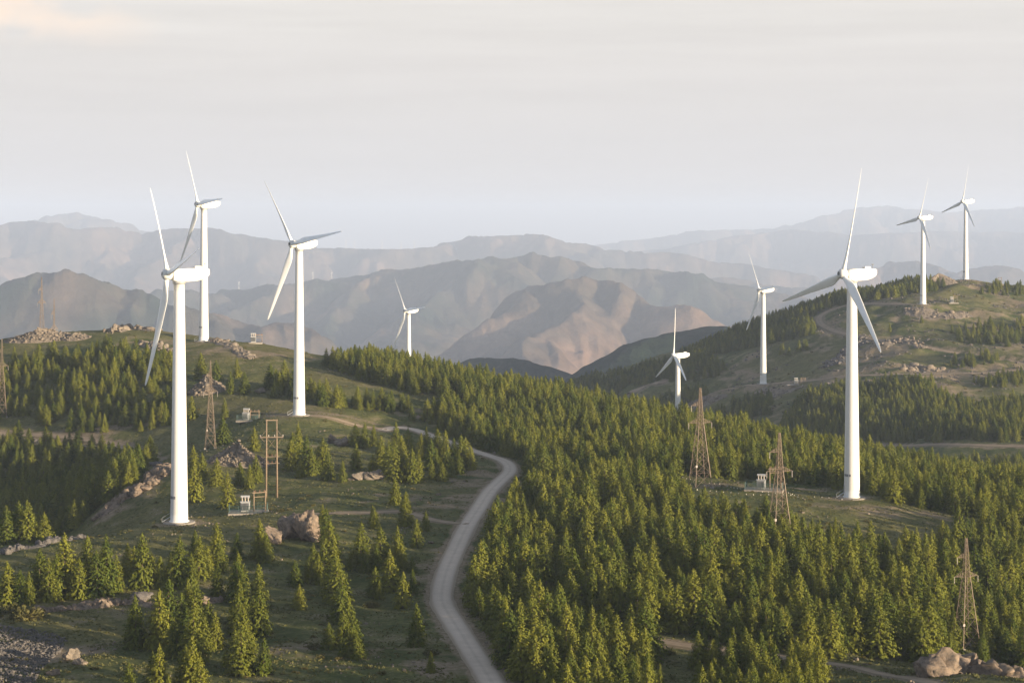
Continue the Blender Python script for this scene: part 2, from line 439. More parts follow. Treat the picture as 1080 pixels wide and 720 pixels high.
# coarse evaluation of the smooth surface, then refined
k = 4
ci = np.unique(np.concatenate([np.arange(0, NC, k), [NC - 1]])); ri = np.unique(np.concatenate([np.arange(0, NR, k), [NR - 1]]))
zc = base_h(GX[np.ix_(ci, ri)], GD[np.ix_(ci, ri)])
tmp = np.stack([np.interp(np.arange(NR), ri, row) for row in zc])
GZ = np.stack([np.interp(np.arange(NC), ci, tmp[:, j]) for j in range(NR)], 1)

def grid_at(A, x, d):
    x = np.asarray(x, float); d = np.asarray(d, float)
    dd = np.clip(d, D0, D1)
    a = np.clip((x / (dd + 150) - T0) / (T1 - T0) * (NC - 1), 0, NC - 1.001)
    b = np.clip((np.log(dd + 150) - S0) / (S1 - S0) * (NR - 1), 0, NR - 1.001)
    i = a.astype(int); j = b.astype(int); a = a - i; b = b - j
    return (A[i, j] * (1 - a) + A[i + 1, j] * a) * (1 - b) + (A[i, j + 1] * (1 - a) + A[i + 1, j + 1] * a) * b

_DM = np.concatenate([np.arange(230, 700, .5), np.arange(700, 1900, 1.0)])
def pix(u, y, dmin=230, dmax=1900):
    """the point of the ground that lies in this direction"""
    x = (u - 540) * _DM / FPX
    yy = HY - FPX * grid_at(GZ, x, _DM) / _DM
    ok = np.where((yy <= y) & (_DM >= dmin) & (_DM <= dmax))[0]
    i = ok[0] if len(ok) else int(np.argmin(np.where((_DM >= dmin) & (_DM <= dmax), np.abs(yy - y), 1e9)))
    d = _DM[i]
    return np.array(((u - 540) * d / FPX, d))
def H(x, d): return float(grid_at(GZ, x, d))
def P3(p, dz=0.0): return Vector((p[0], p[1], H(p[0], p[1]) + dz))
def at(u, y, dmin=230, dmax=1900, dz=0.0): return P3(pix(u, y, dmin, dmax), dz)

def catmull(pts, step=2.0):
    pts = [np.array(p, float) for p in pts]
    pts = [2 * pts[0] - pts[1]] + pts + [2 * pts[-1] - pts[-2]]
    out = []
    for i in range(1, len(pts) - 2):
        p0, p1, p2, p3 = pts[i - 1:i + 3]
        n = max(2, int(np.linalg.norm(p2 - p1) / step))
        for q in range(n):
            t = q / n
            out.append(.5 * ((2 * p1) + (-p0 + p2) * t + (2 * p0 - 5 * p1 + 4 * p2 - p3) * t * t + (-p0 + 3 * p1 - 3 * p2 + p3) * t ** 3))
    out.append(pts[-2])
    return np.array(out)

ROADS = [  # name, material, width, pixel rows of the centre line (with the depth range where it lies)
 ('road', 'road', 4.9, [(545,762),(530,740),(515,714),(498,687),(480,659),(468,639),(466,625),(471,603),(483,575),(494,553),(505,536),(517,518),(529,506),(538,496),(533,487),(514,480),(490,472),(462,462),(440,454),(420,451),(402,454)], (230, 720)),
 ('pad_track', 'track', 3.6, [(494,553),(460,549),(425,540),(390,541),(360,541),(330,542)], (400, 520)),
 ('pad_track', 'track', 3.8, [(408,453),(385,450),(355,445),(328,441)], (600, 720)),
 ('plantation_track', 'track', 3.4, [(640,668),(690,676),(740,683),(800,690),(850,697),(910,706),(965,716),(1000,730)], (240, 360)),
 ('embankment_track', 'track', 5.0, [(-40,452),(0,457),(50,460),(100,465),(140,475),(168,487)], (520, 780)),
 ('ridge_track', 'track', 4.0, [(440,440),(462,437),(500,436),(550,440),(600,447)], (600, 780)),
 ('hill_road', 'track', 6.0, [(1085,384),(1050,379),(1010,373),(975,366),(940,361),(905,355),(880,349),(866,342),(864,335),(872,329),(886,324),(905,321),(945,321),(975,323)], (900, 1420)),
 ('hill_track', 'track', 5.0, [(690,436),(720,427),(760,412),(800,407),(850,402),(880,398),(940,395),(985,394),(1040,393),(1090,388)], (1050, 1300)),
 ('lower_hill_track', 'track', 5.0, [(930,470),(960,470),(1000,469),(1040,470),(1085,471)], (800, 980)),
 ('quarry_track', 'track', 12.0, [(668,414),(676,408),(688,405),(700,404)], (1200, 1400)),
]
RP = []
for nm, mt, w, pp, (a, b) in ROADS:
    RP.append((nm, mt, w, catmull([pix(u, y, a, b) for u, y in pp], 1.5 if a < 700 else 4.0)))

TURB = [  # column, row of the base, metres, sideways foreshortening, blade angle, where it stands
 (189, 551, 460, .27, -43), (215, 360, 833, .39, -34), (315.5, 438, 667, .60, -39), (431, 418, 1333, .50, -37),
 (715, 478, 1163, .37, -2), (805, 405, 1212, .46, -36), (973.5, 321, 1316, .52, 19), (1018.5, 295, 1460, .53, 13), (898.5, 525, 510, .56, 13)]
TPOS = []
for (u, y, d, hx, th) in TURB:
    TPOS.append(np.array(((u - 540) * d / FPX, d)))

# distance of every ground vertex to the roads and pads
def dist_poly(px, py, line):
    best = np.full(px.shape, 1e9)
    for a, b in zip(line[:-1], line[1:]):
        ab = b - a; L2 = (ab ** 2).sum() + 1e-9
        t = np.clip(((px - a[0]) * ab[0] + (py - a[1]) * ab[1]) / L2, 0, 1)
        best = np.minimum(best, np.hypot(px - a[0] - t * ab[0], py - a[1] - t * ab[1]))
    return best
flat = np.zeros((NC, NR)); bare = np.zeros((NC, NR)); RD = np.full((NC, NR), 1e9)
for nm, mt, w, line in RP:
    lo = line.min(0) - 40; hi = line.max(0) + 40
    m = (GX > lo[0]) & (GX < hi[0]) & (GD > lo[1]) & (GD < hi[1])
    dd = dist_poly(GX[m], GD[m], line[::2] if len(line) > 40 else line)
    flat[m] = np.maximum(flat[m], 1 - sstep(w * .55, w * .55 + 6, dd))
    bare[m] = np.maximum(bare[m], .85 * (1 - sstep(w * .5, w * .5 + (3.0 if w > 5.2 else 2.2), dd)))
    RD[m] = np.minimum(RD[m], dd - w / 2)
for p in TPOS:
    dd = np.hypot(GX - p[0], GD - p[1])
    flat = np.maximum(flat, 1 - sstep(4, 16, dd)); bare = np.maximum(bare, .62 * (1 - sstep(3, 10, dd)))

# bare and stony places, as soft spots on the ground: column, row, metres half-width across, along, strength
for (u, y, rx, ry, s, a, b) in [(900,378,26,30,.55,1000,1320),(930,372,22,30,.7,1000,1320),(905,392,26,20,.6,1000,1250),(960,388,20,10,.9,1050,1250),(985,391,26,9,.9,1050,1250),
     (890,400,40,20,.3,1000,1250),(985,330,30,12,.55,1200,1420),(1040,332,30,14,.5,1200,1420),(940,352,22,14,.45,1150,1350),(990,300,24,10,.7,1350,1500),
     (1050,388,40,10,.55,1050,1250),(735,425,22,22,.8,1100,1300),(770,412,30,14,.5,1100,1300),(825,408,30,10,.5,1100,1300),(680,408,16,30,.9,1200,1400),
     (480,530,30,22,.45,420,560),(505,505,14,30,.55,480,600),(470,600,8,30,.45,360,440),(505,640,6,26,.6,330,400),(520,680,7,20,.6,290,350),
     (60,462,60,10,.5,520,780),(140,520,14,20,.5,440,580),(30,690,16,14,.75,280,340),(760,512,60,8,.45,480,580),(940,540,30,10,.4,440,560),(330,438,40,12,.35,600,720),(420,432,30,8,.4,600,760),
     (990,455,60,16,.5,850,1000),(1050,372,30,8,.4,1100,1300),(190,362,40,14,.3,780,900),(265,372,40,20,.35,780,880),(360,690,20,12,.35,290,330),(470,700,10,14,.5,290,330)]:
    c = pix(u, y, a, b)
    q = np.hypot((GX - c[0]) / rx, (GD - c[1]) / ry) + .35 * perlin(GX / 9, GD / 9, 4)
    bare = np.maximum(bare, s * (1 - sstep(.35, 1.1, q)))
hillside = sstep(980, 1100, GD) * (1 - sstep(1440, 1500, GD)) * sstep(90, 160, GX)
bare = np.maximum(bare, hillside * np.clip(+.10 + .62 * fbm(GX / 34, GD / 60, 4, 77), 0, .75))
near = 1 - sstep(700, 1000, GD)
det = fbm(GX / 26, GD / 26, 3, 1) * .55 + fbm(GX / 6.5, GD / 6.5, 3, 5) * .28 * near
det += (ridged(GX / 110, GD / 110, 4, 9) - .45) * 7.0 * sstep(950, 1150, GD) * (1 - sstep(1420, 1460, GD) * .6)
det += fbm(GX / 14, GD / 14, 3, 13) * .9 * sstep(850, 1000, GD)
GZ0 = GZ + fbm(GX / 26, GD / 26, 2, 1) * 0
GZ = GZ + det * (1 - flat)
for p, (u, y, d, hx, th) in zip(TPOS, TURB):
    dd = np.hypot(GX - p[0], GD - p[1])
    w = 1 - sstep(4, 22, dd)
    GZ = GZ * (1 - w) + w * ((HY - y) * d / FPX)

def grid_faces(nc, nr):
    idx = np.arange(nc * nr).reshape(nc, nr)
    return np.stack([idx[:-1, :-1], idx[1:, :-1], idx[1:, 1:], idx[:-1, 1:]], -1).reshape(-1, 4)
me = np_mesh('ground', np.stack([GX, GD, GZ], -1).reshape(-1, 3), grid_faces(NC, NR), M['ground'], True)
attr(me, 'bare', bare.ravel())
tag(link(bpy.data.objects.new('ground', me)), 'grassy hills and plateau with bare stony patches', kind='structure')

# roads draped on the ground
for nm, mt, w, line in RP:
    tg = np.gradient(line, axis=0); tg /= np.linalg.norm(tg, axis=1)[:, None] + 1e-9
    nrm = np.stack([-tg[:, 1], tg[:, 0]], 1)
    sgm = 9
    rag = fbm(np.arange(len(line)) / 5.0, np.full(len(line), 3.3), 3, 2) * .10
    vs, ac = [], []
    for q in range(sgm):
        o = (q / (sgm - 1) - .5) * w * (1 + (rag if q in (0, sgm - 1) else 0))
        pp = line + nrm * (o[:, None] if np.ndim(o) else o)
        zz = grid_at(GZ, pp[:, 0], pp[:, 1])
        vs.append(np.concatenate([pp, zz[:, None]], 1)); ac.append(np.full(len(line), abs(q / (sgm - 1) - .5) * 2))
    vs = np.stack(vs)
    mid = vs[1:-1, :, 2].mean(0)
    vs[1:-1, :, 2] = np.maximum(vs[1:-1, :, 2], mid[None] - .25) + .12
    vs[0, :, 2] += .02; vs[-1, :, 2] += .02
    me = np_mesh(nm, vs.reshape(-1, 3), grid_faces(sgm, len(line))[:, ::-1], M[mt], True)
    attr(me, 'across', np.stack(ac).ravel())
    tag(link(bpy.data.objects.new(nm, me)), kind='structure')

# ------------------------------------------------------------------ far mountains: one sheet from beyond the hills to the horizon
RANGES = [  # metres, valley floor, steepness, woodiness, crest line in pixels
 (3000, -470, 2.4, 1.25, [(380,470),(440,430),(500,381),(530,376),(570,384),(600,398),(625,405),(660,430)]),
 (2700, -450, 2.2, 1.25, [(560,440),(590,408),(640,378),(690,356),(740,345),(800,352),(860,380)]),
 (6000, -600, 3.0, .7, [(-120,340),(-40,322),(0,308),(25,295),(42,288),(58,290),(70,286),(90,292),(120,300),(160,309),(215,326),(262,344),(330,372),(400,410)]),
 (6000, -600, 3.0, .05, [(250,372),(275,350),(300,340),(322,352),(360,380)]),
 (6800, -640, 2.7, .0, [(420,400),(470,372),(505,352),(530,338),(552,318),(585,301),(620,292),(650,297),(690,316),(730,330),(790,350)]),
 (9500, -700, 3.0, .65, [(-100,318),(0,305),(80,300),(150,306),(215,308),(270,302),(322,296),(363,293),(422,283),(452,278),(496,276),(537,270),(567,267),(596,273),(633,281),(690,284),(740,287),(790,300),(860,318)]),
 (12500, -700, 3.2, .2, [(700,305),(760,292),(820,300),(860,302),(900,290),(925,283),(944,275),(974,278),(1005,289),(1030,285),(1058,280),(1090,288),(1180,284)]),
 (15500, -700, 3.4, .1, [(-120,236),(-50,243),(0,238),(33,232),(77,242),(123,239),(160,247),(187,241),(230,240),(267,249),(293,253),(330,260),(380,263),(430,262),(470,255),(500,249),(535,248),(565,246),(600,255),(640,263),(700,266),(760,276),(860,290)]),
 (21500, -700, 4.0, 0, [(-120,256),(-20,246),(30,234),(60,225),(80,223),(105,231),(140,240),(190,258),(300,268),(620,270),(700,262),(770,250),(840,241),(900,248),(1000,243),(1180,248)]),
 (26000, -700, 5.0, 0, [(-120,266),(300,266),(600,262),(690,250),(740,242),(800,242),(850,235),(895,221),(930,216),(955,220),(1000,224),(1040,221),(1085,217),(1180,228)]),
]
MC, MR = 1300, 1000
mt_ = np.linspace(-.40, .42, MC)[:, None]
md = np.exp(np.linspace(math.log(1850), math.log(30000), MR))[None, :] + 0 * mt_
mx_ = mt_ * md
MU = 540 + FPX * mt_ + 0 * md
mz = -455.0 - 270 * sstep(2600, 6500, md) + fbm(mx_ / 900, md / 900, 4, 21) * 30
wood = np.zeros((MC, MR))
WPX = mx_ + fbm(mx_ / 420, md / 420, 4, 31) * 60 * (md / 4000) ** .5
WPD = md + fbm(mx_ / 420, md / 420, 4, 41) * 60 * (md / 4000) ** .6
LD0, LDS = math.log(1850), (math.log(30000) - math.log(1850)) / (MR - 1)
def ridge_line(p, q, za, zb, k, wd):
    """a roof along the segment p-q, falling away on both sides with slope k"""
    reach = max(za, zb) + 740; reach = reach / k
    d0, d1 = min(p[1], q[1]) - reach, max(p[1], q[1]) + reach
    j0 = int((math.log(max(d0, 1850)) - LD0) / LDS); j1 = int((math.log(max(d1, 1851)) - LD0) / LDS) + 2
    x0, x1 = min(p[0], q[0]) - reach, max(p[0], q[0]) + reach
    dn = max(d0, 1850)
    tl = min(x0 / dn, x0 / max(d1, dn)); tr_ = max(x1 / dn, x1 / max(d1, dn))
    i0 = int(np.clip((tl + .40) / .82 * (MC - 1), 0, MC - 1)); i1 = int(np.clip((tr_ + .40) / .82 * (MC - 1) + 2, 0, MC))
    j0 = min(max(j0, 0), MR - 1); j1 = min(j1, MR)
    if i1 <= i0 or j1 <= j0: return
    X = WPX[i0:i1, j0:j1]; D = WPD[i0:i1, j0:j1]
    ab = (q[0] - p[0], q[1] - p[1]); L2 = ab[0] ** 2 + ab[1] ** 2 + 1e-9
    t = np.clip(((X - p[0]) * ab[0] + (D - p[1]) * ab[1]) / L2, 0, 1)
    dist = np.hypot(X - p[0] - t * ab[0], D - p[1] - t * ab[1])
    soft = (8 + .0045 * D) * (1.0 if k > .86 or k == .55 else .4)
    h = za + (zb - za) * t - k * (np.sqrt(dist * dist + soft * soft) - soft) * (1 - .18 * np.clip(dist / reach, 0, 1))
    V = mz[i0:i1, j0:j1]; m = h > V
    V[m] = h[m]; wood[i0:i1, j0:j1][m] = wd
mr_ = np.random.default_rng(123)
for i, (D, zv, st, wd, crest) in enumerate(RANGES):
    cu = np.array([c[0] for c in crest], float); cy = np.array([c[1] for c in crest], float)
    sc = D / 4000.0
    us = np.arange(cu[0], cu[-1] + 1, 9.0)
    yc = np.interp(us, cu, cy) + .9 * perlin(us / 21.0, us * 0 + i * 3.7, 5)
    Dc = D * (1 + .045 * perlin(us / 110, us * 0 + i, 7) + .018 * perlin(us / 33, us * 0 + i, 8))
    X = (us - 540) * Dc / FPX; Zc = (HY - yc) * Dc / FPX
    C = np.stack([X, Dc], 1)
    k0 = .55 if i < 2 else 1.08 + .05 * math.sin(i)
    for a in range(len(us) - 1): ridge_line(C[a], C[a + 1], Zc[a], Zc[a + 1], k0, wd)
    acc = 0
    gap = 300 * sc ** .75
    for a in range(1, len(us) - 1):
        acc += np.linalg.norm(C[a] - C[a - 1])
        if acc < gap: continue
        acc = mr_.uniform(-.45, .3) * gap
        up = Zc[a] - zv
        if up < 40 or i < 2: continue
        ang = math.radians(-90 + mr_.normal() * 26 + 22 * math.sin(us[a] / 70 + i))
        L = up * mr_.uniform(2.4, 4.2) + 80
        n = 6; p = C[a].copy(); z = Zc[a] - .02 * up; spur = [(p.copy(), z)]
        for q in range(1, n + 1):
            ang += mr_.normal() * .2
            p = p + np.array([math.cos(ang), math.sin(ang)]) * L / n
            z2 = zv - 10 + (Zc[a] - zv) * (1 - q / n) ** 1.12 + mr_.normal() * .025 * up
            spur.append((p.copy(), min(z2, z - 2))); z = spur[-1][1]
        for (p0, z0), (p1, z1) in zip(spur, spur[1:]): ridge_line(p0, p1, z0, z1, .74, wd)
        for q in range(1, n):
            for sd in (-1, 1):
                if mr_.uniform() < .12: continue
                pa, za = spur[q]; dv = spur[q][0] - spur[q - 1][0]; an = math.atan2(dv[1], dv[0]) + sd * math.radians(mr_.uniform(38, 68))
                rem = za - zv
                L2 = rem * mr_.uniform(.9, 1.5)
                pb = pa + np.array([math.cos(an), math.sin(an)]) * L2 * .5; an += mr_.normal() * .25
                pc = pb + np.array([math.cos(an), math.sin(an)]) * L2 * .5
                zb_ = za - rem * mr_.uniform(.28, .4); zc_ = za - rem * mr_.uniform(.6, .85)
                ridge_line(pa, pb, za - 2, zb_, .80, wd); ridge_line(pb, pc, zb_, zc_, .80, wd)
rel = (md / 4000) ** .5
mz = mz + (ridged(mx_ / (170 * rel), md / (210 * rel), 5, 90, .5) - .5) * (10 + 18 * sstep(3200, 4500, md)) * rel ** .5 * sstep(2000, 2600, md) * (1 - sstep(7000, 18000, md) * .8)
wood = np.clip(np.where(wood > 1, 1.0, wood * (.8 + .9 * fbm(mx_ / 260, md / 260, 4, 61))), 0, 1)
# stay under the near hills where the sheets overlap
mz = np.where(md < 2000, np.minimum(mz, -300), mz)
me = np_mesh('mountains', np.stack([mx_, md, mz], -1).reshape(-1, 3), grid_faces(MC, MR), M['mountain'], True)
attr(me, 'wood', np.clip(wood, 0, 1).ravel())
tag(link(bpy.data.objects.new('mountains', me)), 'hazy ranges of bare mountains beyond the valley', kind='structure')

# ------------------------------------------------------------------ haze: one closed box of even air
bm = bmesh.new()
bx(bm, (0, 15500, -285), (40000, 33000, 1030))
hm = bpy.data.materials.new('haze'); hm.use_nodes = True
hn = hm.node_tree.nodes; hn.clear()
pv = hn.new('ShaderNodeVolumePrincipled'); ho = hn.new('ShaderNodeOutputMaterial')
hm.node_tree.links.new(pv.outputs[0], ho.inputs['Volume'])
pv.inputs['Color'].default_value = (.62, .745, 1.0, 1)
pv.inputs['Density'].default_value = HAZE_DENSITY
pv.inputs['Anisotropy'].default_value = 0.0
hm.cycles.homogeneous_volume = True
tag(bm_obj('haze', bm, hm), 'pale haze filling the air to the horizon', kind='stuff')

# ------------------------------------------------------------------ wind turbines
HUB = 60.0
def blade_bm():
    bm = bmesh.new()
    #        r    chord thick twist  pitch-axis fraction
    secs = [(.9, 1.30, 1.30, 18), (1.8, 1.30, 1.28, 18), (3.2, 1.75, 1.0, 17), (5.0, 2.45, .72, 15), (6.5, 2.55, .58, 12.5), (9, 2.30, .46, 10),
            (12, 2.0, .37, 7.5), (16, 1.62, .28, 5), (20, 1.28, .21, 3), (24, .98, .15, 1.5), (27, .72, .10, .5), (28.5, .46, .06, 0), (29.0, .14, .03, 0)]
    rings = []
    N = 14
    for r, c, th, tw in secs:
        ring = []
        rnd = max(0., min(1., (3.6 - r) / 2.0))
        for k in range(N):
            a = 2 * math.pi * k / N
            ex = math.cos(a) * c / 2; ey = math.sin(a) * th / 2
            xa = (math.cos(a) + 1) / 2
            fx = (.32 - (1 - xa)) * c if True else 0
            fy = math.copysign(1, math.sin(a)) * th / 2 * abs(math.sin(a)) ** .9 * (.35 + .9 * xa)
            x = ex * rnd + fx * (1 - rnd); y = ey * rnd + fy * (1 - rnd)
            w = math.radians(tw - 36)
            px = x * math.cos(w) - y * math.sin(w); py = x * math.sin(w) + y * math.cos(w)
            py -= .9 * (r / 29) ** 2          # coned a little upwind
            ring.append(bm.verts.new((px, py, r)))
        rings.append(ring)
    for a, b in zip(rings, rings[1:]):
        for k in range(N): bm.faces.new((a[k], a[(k + 1) % N], b[(k + 1) % N], b[k]))
    bm.faces.new(rings[0][::-1]); bm.faces.new(rings[-1])
    return bm
def nacelle_bm():
    bm = bmesh.new()
    # sections along +Y (rear): y, half width, bottom, top, corner softness
    secs = [(-1.75, .95, -1.0, 1.05), (-1.6, 1.25, -1.35, 1.3), (-.8, 1.5, -1.6, 1.55), (1.5, 1.55, -1.65, 1.65), (4.0, 1.5, -1.5, 1.7), (5.6, 1.4, -1.1, 1.68), (6.9, 1.25, -.45, 1.55), (7.3, 1.1, .05, 1.4)]
    rings = []
    for y, w, b, t in secs:
        c = .32; ring = []
        for (sx, sz) in ((1, 1), (-1, 1), (-1, -1), (1, -1)):
            zc = t if sz > 0 else b
            cx, cz = sx * (w - c), zc - sz * c
            a0 = {(1, 1): 0, (-1, 1): 90, (-1, -1): 180, (1, -1): 270}[(sx, sz)]
            for k in range(4):
                a = math.radians(a0 + k * 30)
                ring.append(bm.verts.new((cx + c * math.cos(a), y, cz + c * math.sin(a))))
        rings.append(ring)
    n = len(rings[0])
    for a, b in zip(rings, rings[1:]):
        for k in range(n): bm.faces.new((a[k], b[k], b[(k + 1) % n], a[(k + 1) % n]))
    bm.faces.new(rings[0]); bm.faces.new(rings[-1][::-1])
    return bm
def make_turbine():
    root = empty('wind_turbine', (0, 0, 0))
    bm = bmesh.new(); lathe(bm, [(3.9, -.5), (3.9, .12), (3.6, .3), (2.3, .34)], 24)
    bm_obj('foundation', bm, M['concrete'], root)
    bm = bmesh.new()
    prof = []
    rad = lambda z: 2.15 - (2.15 - 1.28) * (max(0, z) / 58.2) ** .92
    z = .2
    joints = (19.5, 38.8)
    zs = [.2, .55, .56] + list(np.linspace(3, 58.2, 24))
    prof = [(2.42, .2), (2.42, .5), (rad(.5), .56)]
    for q in np.linspace(2.5, 58.2, 24): prof.append((rad(q), q))
    prof += [(1.42, 58.22), (1.42, 58.4)]
    lathe(bm, prof, 40)
    tower = bm_obj('tower', bm, M['white'], root, True)
    for j in joints:
        bm = bmesh.new(); lathe(bm, [(rad(j) + .012, j - .09), (rad(j) + .035, j - .06), (rad(j) + .035, j + .06), (rad(j) + .012, j + .09)], 40)
        bm_obj('flange_ring', bm, M['white'], tower, True)
    # dark painted marking low on the tower
    bm = bmesh.new()
    for a0 in (-100, -78, -56):
        for s in range(4):
            a = math.radians(a0 + s * 4)
            rr = rad(6.3) + .03
            bx(bm, (rr * math.cos(a), rr * math.sin(a), 6.3), (.05, rr * .075, .55 if s % 2 else .7), Matrix.Rotation(a, 3, 'Z'))
    bm_obj('painted_marking', bm, M['marking'], tower)
    a = math.radians(-118)
    bm = bmesh.new(); bx(bm, ((rad(2.4) - .02) * math.cos(a), (rad(2.4) - .02) * math.sin(a), 2.55), (.22, 1.0, 2.3), Matrix.Rotation(a, 3, 'Z'))
    bmesh.ops.bevel(bm, geom=list(bm.edges), offset=.06, segments=2, affect='EDGES')
    door = bm_obj('door', bm, M['grey_paint'], root)
    bm = bmesh.new(); bx(bm, ((rad(2.4) + .13) * math.cos(a - .16), (rad(2.4) + .13) * math.sin(a - .16), 2.5), (.06, .08, .3), Matrix.Rotation(a, 3, 'Z'))
    bm_obj('handle', bm, M['dark_metal'], door)
    bm = bmesh.new()
    for s in range(6):
        rr = 2.3 + .32 * s
        bx(bm, (rr * math.cos(a), rr * math.sin(a), 1.35 - .2 * s), (.34, 1.1, .05), Matrix.Rotation(a, 3, 'Z'))
    for sd in (-.55, .55):
        off = Vector((-math.sin(a), math.cos(a), 0)) * sd
        p0 = Vector((2.2 * math.cos(a), 2.2 * math.sin(a), 1.4)) + off; p1 = Vector((4.1 * math.cos(a), 4.1 * math.sin(a), .2)) + off
        tube(bm, p0, p1, .06); tube(bm, p0 + Vector((0, 0, 1)), p1 + Vector((0, 0, 1)), .035); tube(bm, p1, p1 + Vector((0, 0, 1)), .035)
    bm_obj('steps', bm, M['grey_paint'], root)
    # nacelle
    nac = bm_obj('nacelle', nacelle_bm(), M['white'], root, False, (0, 0, HUB))
    for p in nac.data.polygons: p.use_smooth = False
    bm = bmesh.new(); bx(bm, (0, 4.6, 1.9), (1.7, 1.9, .5)); bmesh.ops.bevel(bm, geom=list(bm.edges), offset=.16, segments=2, affect='EDGES')
    bm_obj('cooler_cowl', bm, M['white'], nac)
    bm = bmesh.new(); tube(bm, (.5, 6.3, 1.5), (.5, 6.3, 2.9), .05); tube(bm, (.15, 6.3, 2.6), (.85, 6.3, 2.6), .03); bx(bm, (.85, 6.3, 2.72), (.16, .16, .2)); bx(bm, (.15, 6.3, 2.72), (.16, .16, .2))
    bm_obj('wind_mast', bm, M['dark_metal'], nac)
    bm = bmesh.new(); lathe(bm, [(1.5, 57.9 - HUB), (1.6, 58.1 - HUB), (1.6, 58.42 - HUB), (1.5, 58.6 - HUB)], 32)
    bm_obj('yaw_ring', bm, M['grey_paint'], nac, True)
    # hub
    hub_c = Vector((0, -2.9, HUB + .25)); tilt = math.radians(5)
    bm = bmesh.new()
    lathe(bm, [(.55, -1.35), (.9, -1.25), (1.3, -.8), (1.42, -.2), (1.38, .5), (1.12, 1.05)], 28)
    # lathe axis is Z: lay it along -Y (nose forward)
    bmesh.ops.rotate(bm, verts=bm.verts, cent=(0, 0, 0), matrix=Matrix.Rotation(math.radians(-90), 3, 'X'))
    hub = bm_obj('hub', bm, M['white'], root, True, hub_c)
    hub.rotation_euler = (-tilt, 0, 0)
    bm = bmesh.new(); lathe(bm, [(.52, -.03), (.52, .02), (.3, .03)], 20)
    bmesh.ops.rotate(bm, verts=bm.verts, cent=(0, 0, 0), matrix=Matrix.Rotation(math.radians(-90), 3, 'X'))
    bm_obj('nose_opening', bm, M['dark_metal'], hub, False, (0, -1.36, 0))
    bme = None
    for k in range(3):
        if bme is None:
            b = bm_obj('blade', blade_bm(), M['blade'], root, True); bme = b.data
        else:
            b = link(bpy.data.objects.new('blade', bme), root)
        b.location = hub_c
        b['spin'] = k * 120.0
    return root
def pose_turbine(root, pos, z, alpha, theta, s=1.0):
    root.location = (pos[0], pos[1], z); root.rotation_euler = (0, 0, alpha); root.scale = (s, s, s)
    k = 0
    for ch in root.children:
        if ch.name.startswith('blade'):
            a = math.radians(theta + k * 120); k += 1
            ch.matrix_basis = Matrix.Translation((0, -2.9, HUB + .25)) @ Matrix.Rotation(math.radians(-5), 4, 'X') @ Matrix.Rotation(a, 4, 'Y')
TLAB = ['tall white wind turbine nearest on the left, beside the fenced transformer',
        'white wind turbine on the grassy left crest, behind the nearest left one',
        'white wind turbine on the pale clearing between the H-frame pole and the forested ridge',
        'white wind turbine standing behind the left forested ridge, its foot hidden by the trees',
        'small white wind turbine behind the middle plantation, just left of the first lattice pylon',
        'white wind turbine halfway up the right hill, beside a low transformer',
        'white wind turbine high on the right hill below the summit mound',
        'farthest white wind turbine on the summit of the right hill, right of the mound',
        'large white wind turbine in the right clearing, tallest on that side']
turb0 = make_turbine()
for ch in list(turb0.children):
    if 'spin' in ch: del ch['spin']
for i, ((u, y, d, hx, th), p) in enumerate(zip(TURB, TPOS)):
    o = turb0 if i == 0 else copy_tree(turb0)
    phi = math.atan((u - 540) / FPX)
    pose_turbine(o, p, (HY - y) * d / FPX, -math.acos(hx) - phi, th)
    tag(o, TLAB[i], 'wind turbine', 'wind turbines on the hills')
# turbines on the far ranges, a few pixels tall
FARM = np.stack([mx_, md, mz])
def mount_z(x, d):
    i = np.clip((x / d + .40) / .82 * (MC - 1), 0, MC - 2); j = np.clip(math.log(d / 1850) / math.log(30000 / 1850) * (MR - 1), 0, MR - 2)
    i0, j0 = int(i), int(j); a, b = i - i0, j - j0
    return float((mz[i0, j0] * (1 - a) + mz[i0 + 1, j0] * a) * (1 - b) + (mz[i0, j0 + 1] * (1 - a) + mz[i0 + 1, j0 + 1] * a) * b)
for (u, d) in [(365, 15200), (374, 15600), (403, 15100), (423, 15700), (437, 15000), (350, 9300), (330, 9400), (252, 9500)]:
    x = (u - 540) * d / FPX
    best = max(np.linspace(d * .93, d * 1.07, 60), key=lambda q: mount_z((u - 540) * q / FPX, q) / q)
    o = copy_tree(turb0)
    pose_turbine(o, ((u - 540) * best / FPX, best), mount_z((u - 540) * best / FPX, best) - .5, -1.1, random.uniform(0, 120), .95 if d > 12000 else .6)
    tag(o, 'tiny white wind turbine far off on a hazy mountain ridge', 'wind turbine', 'distant wind turbines on the mountain ridges')

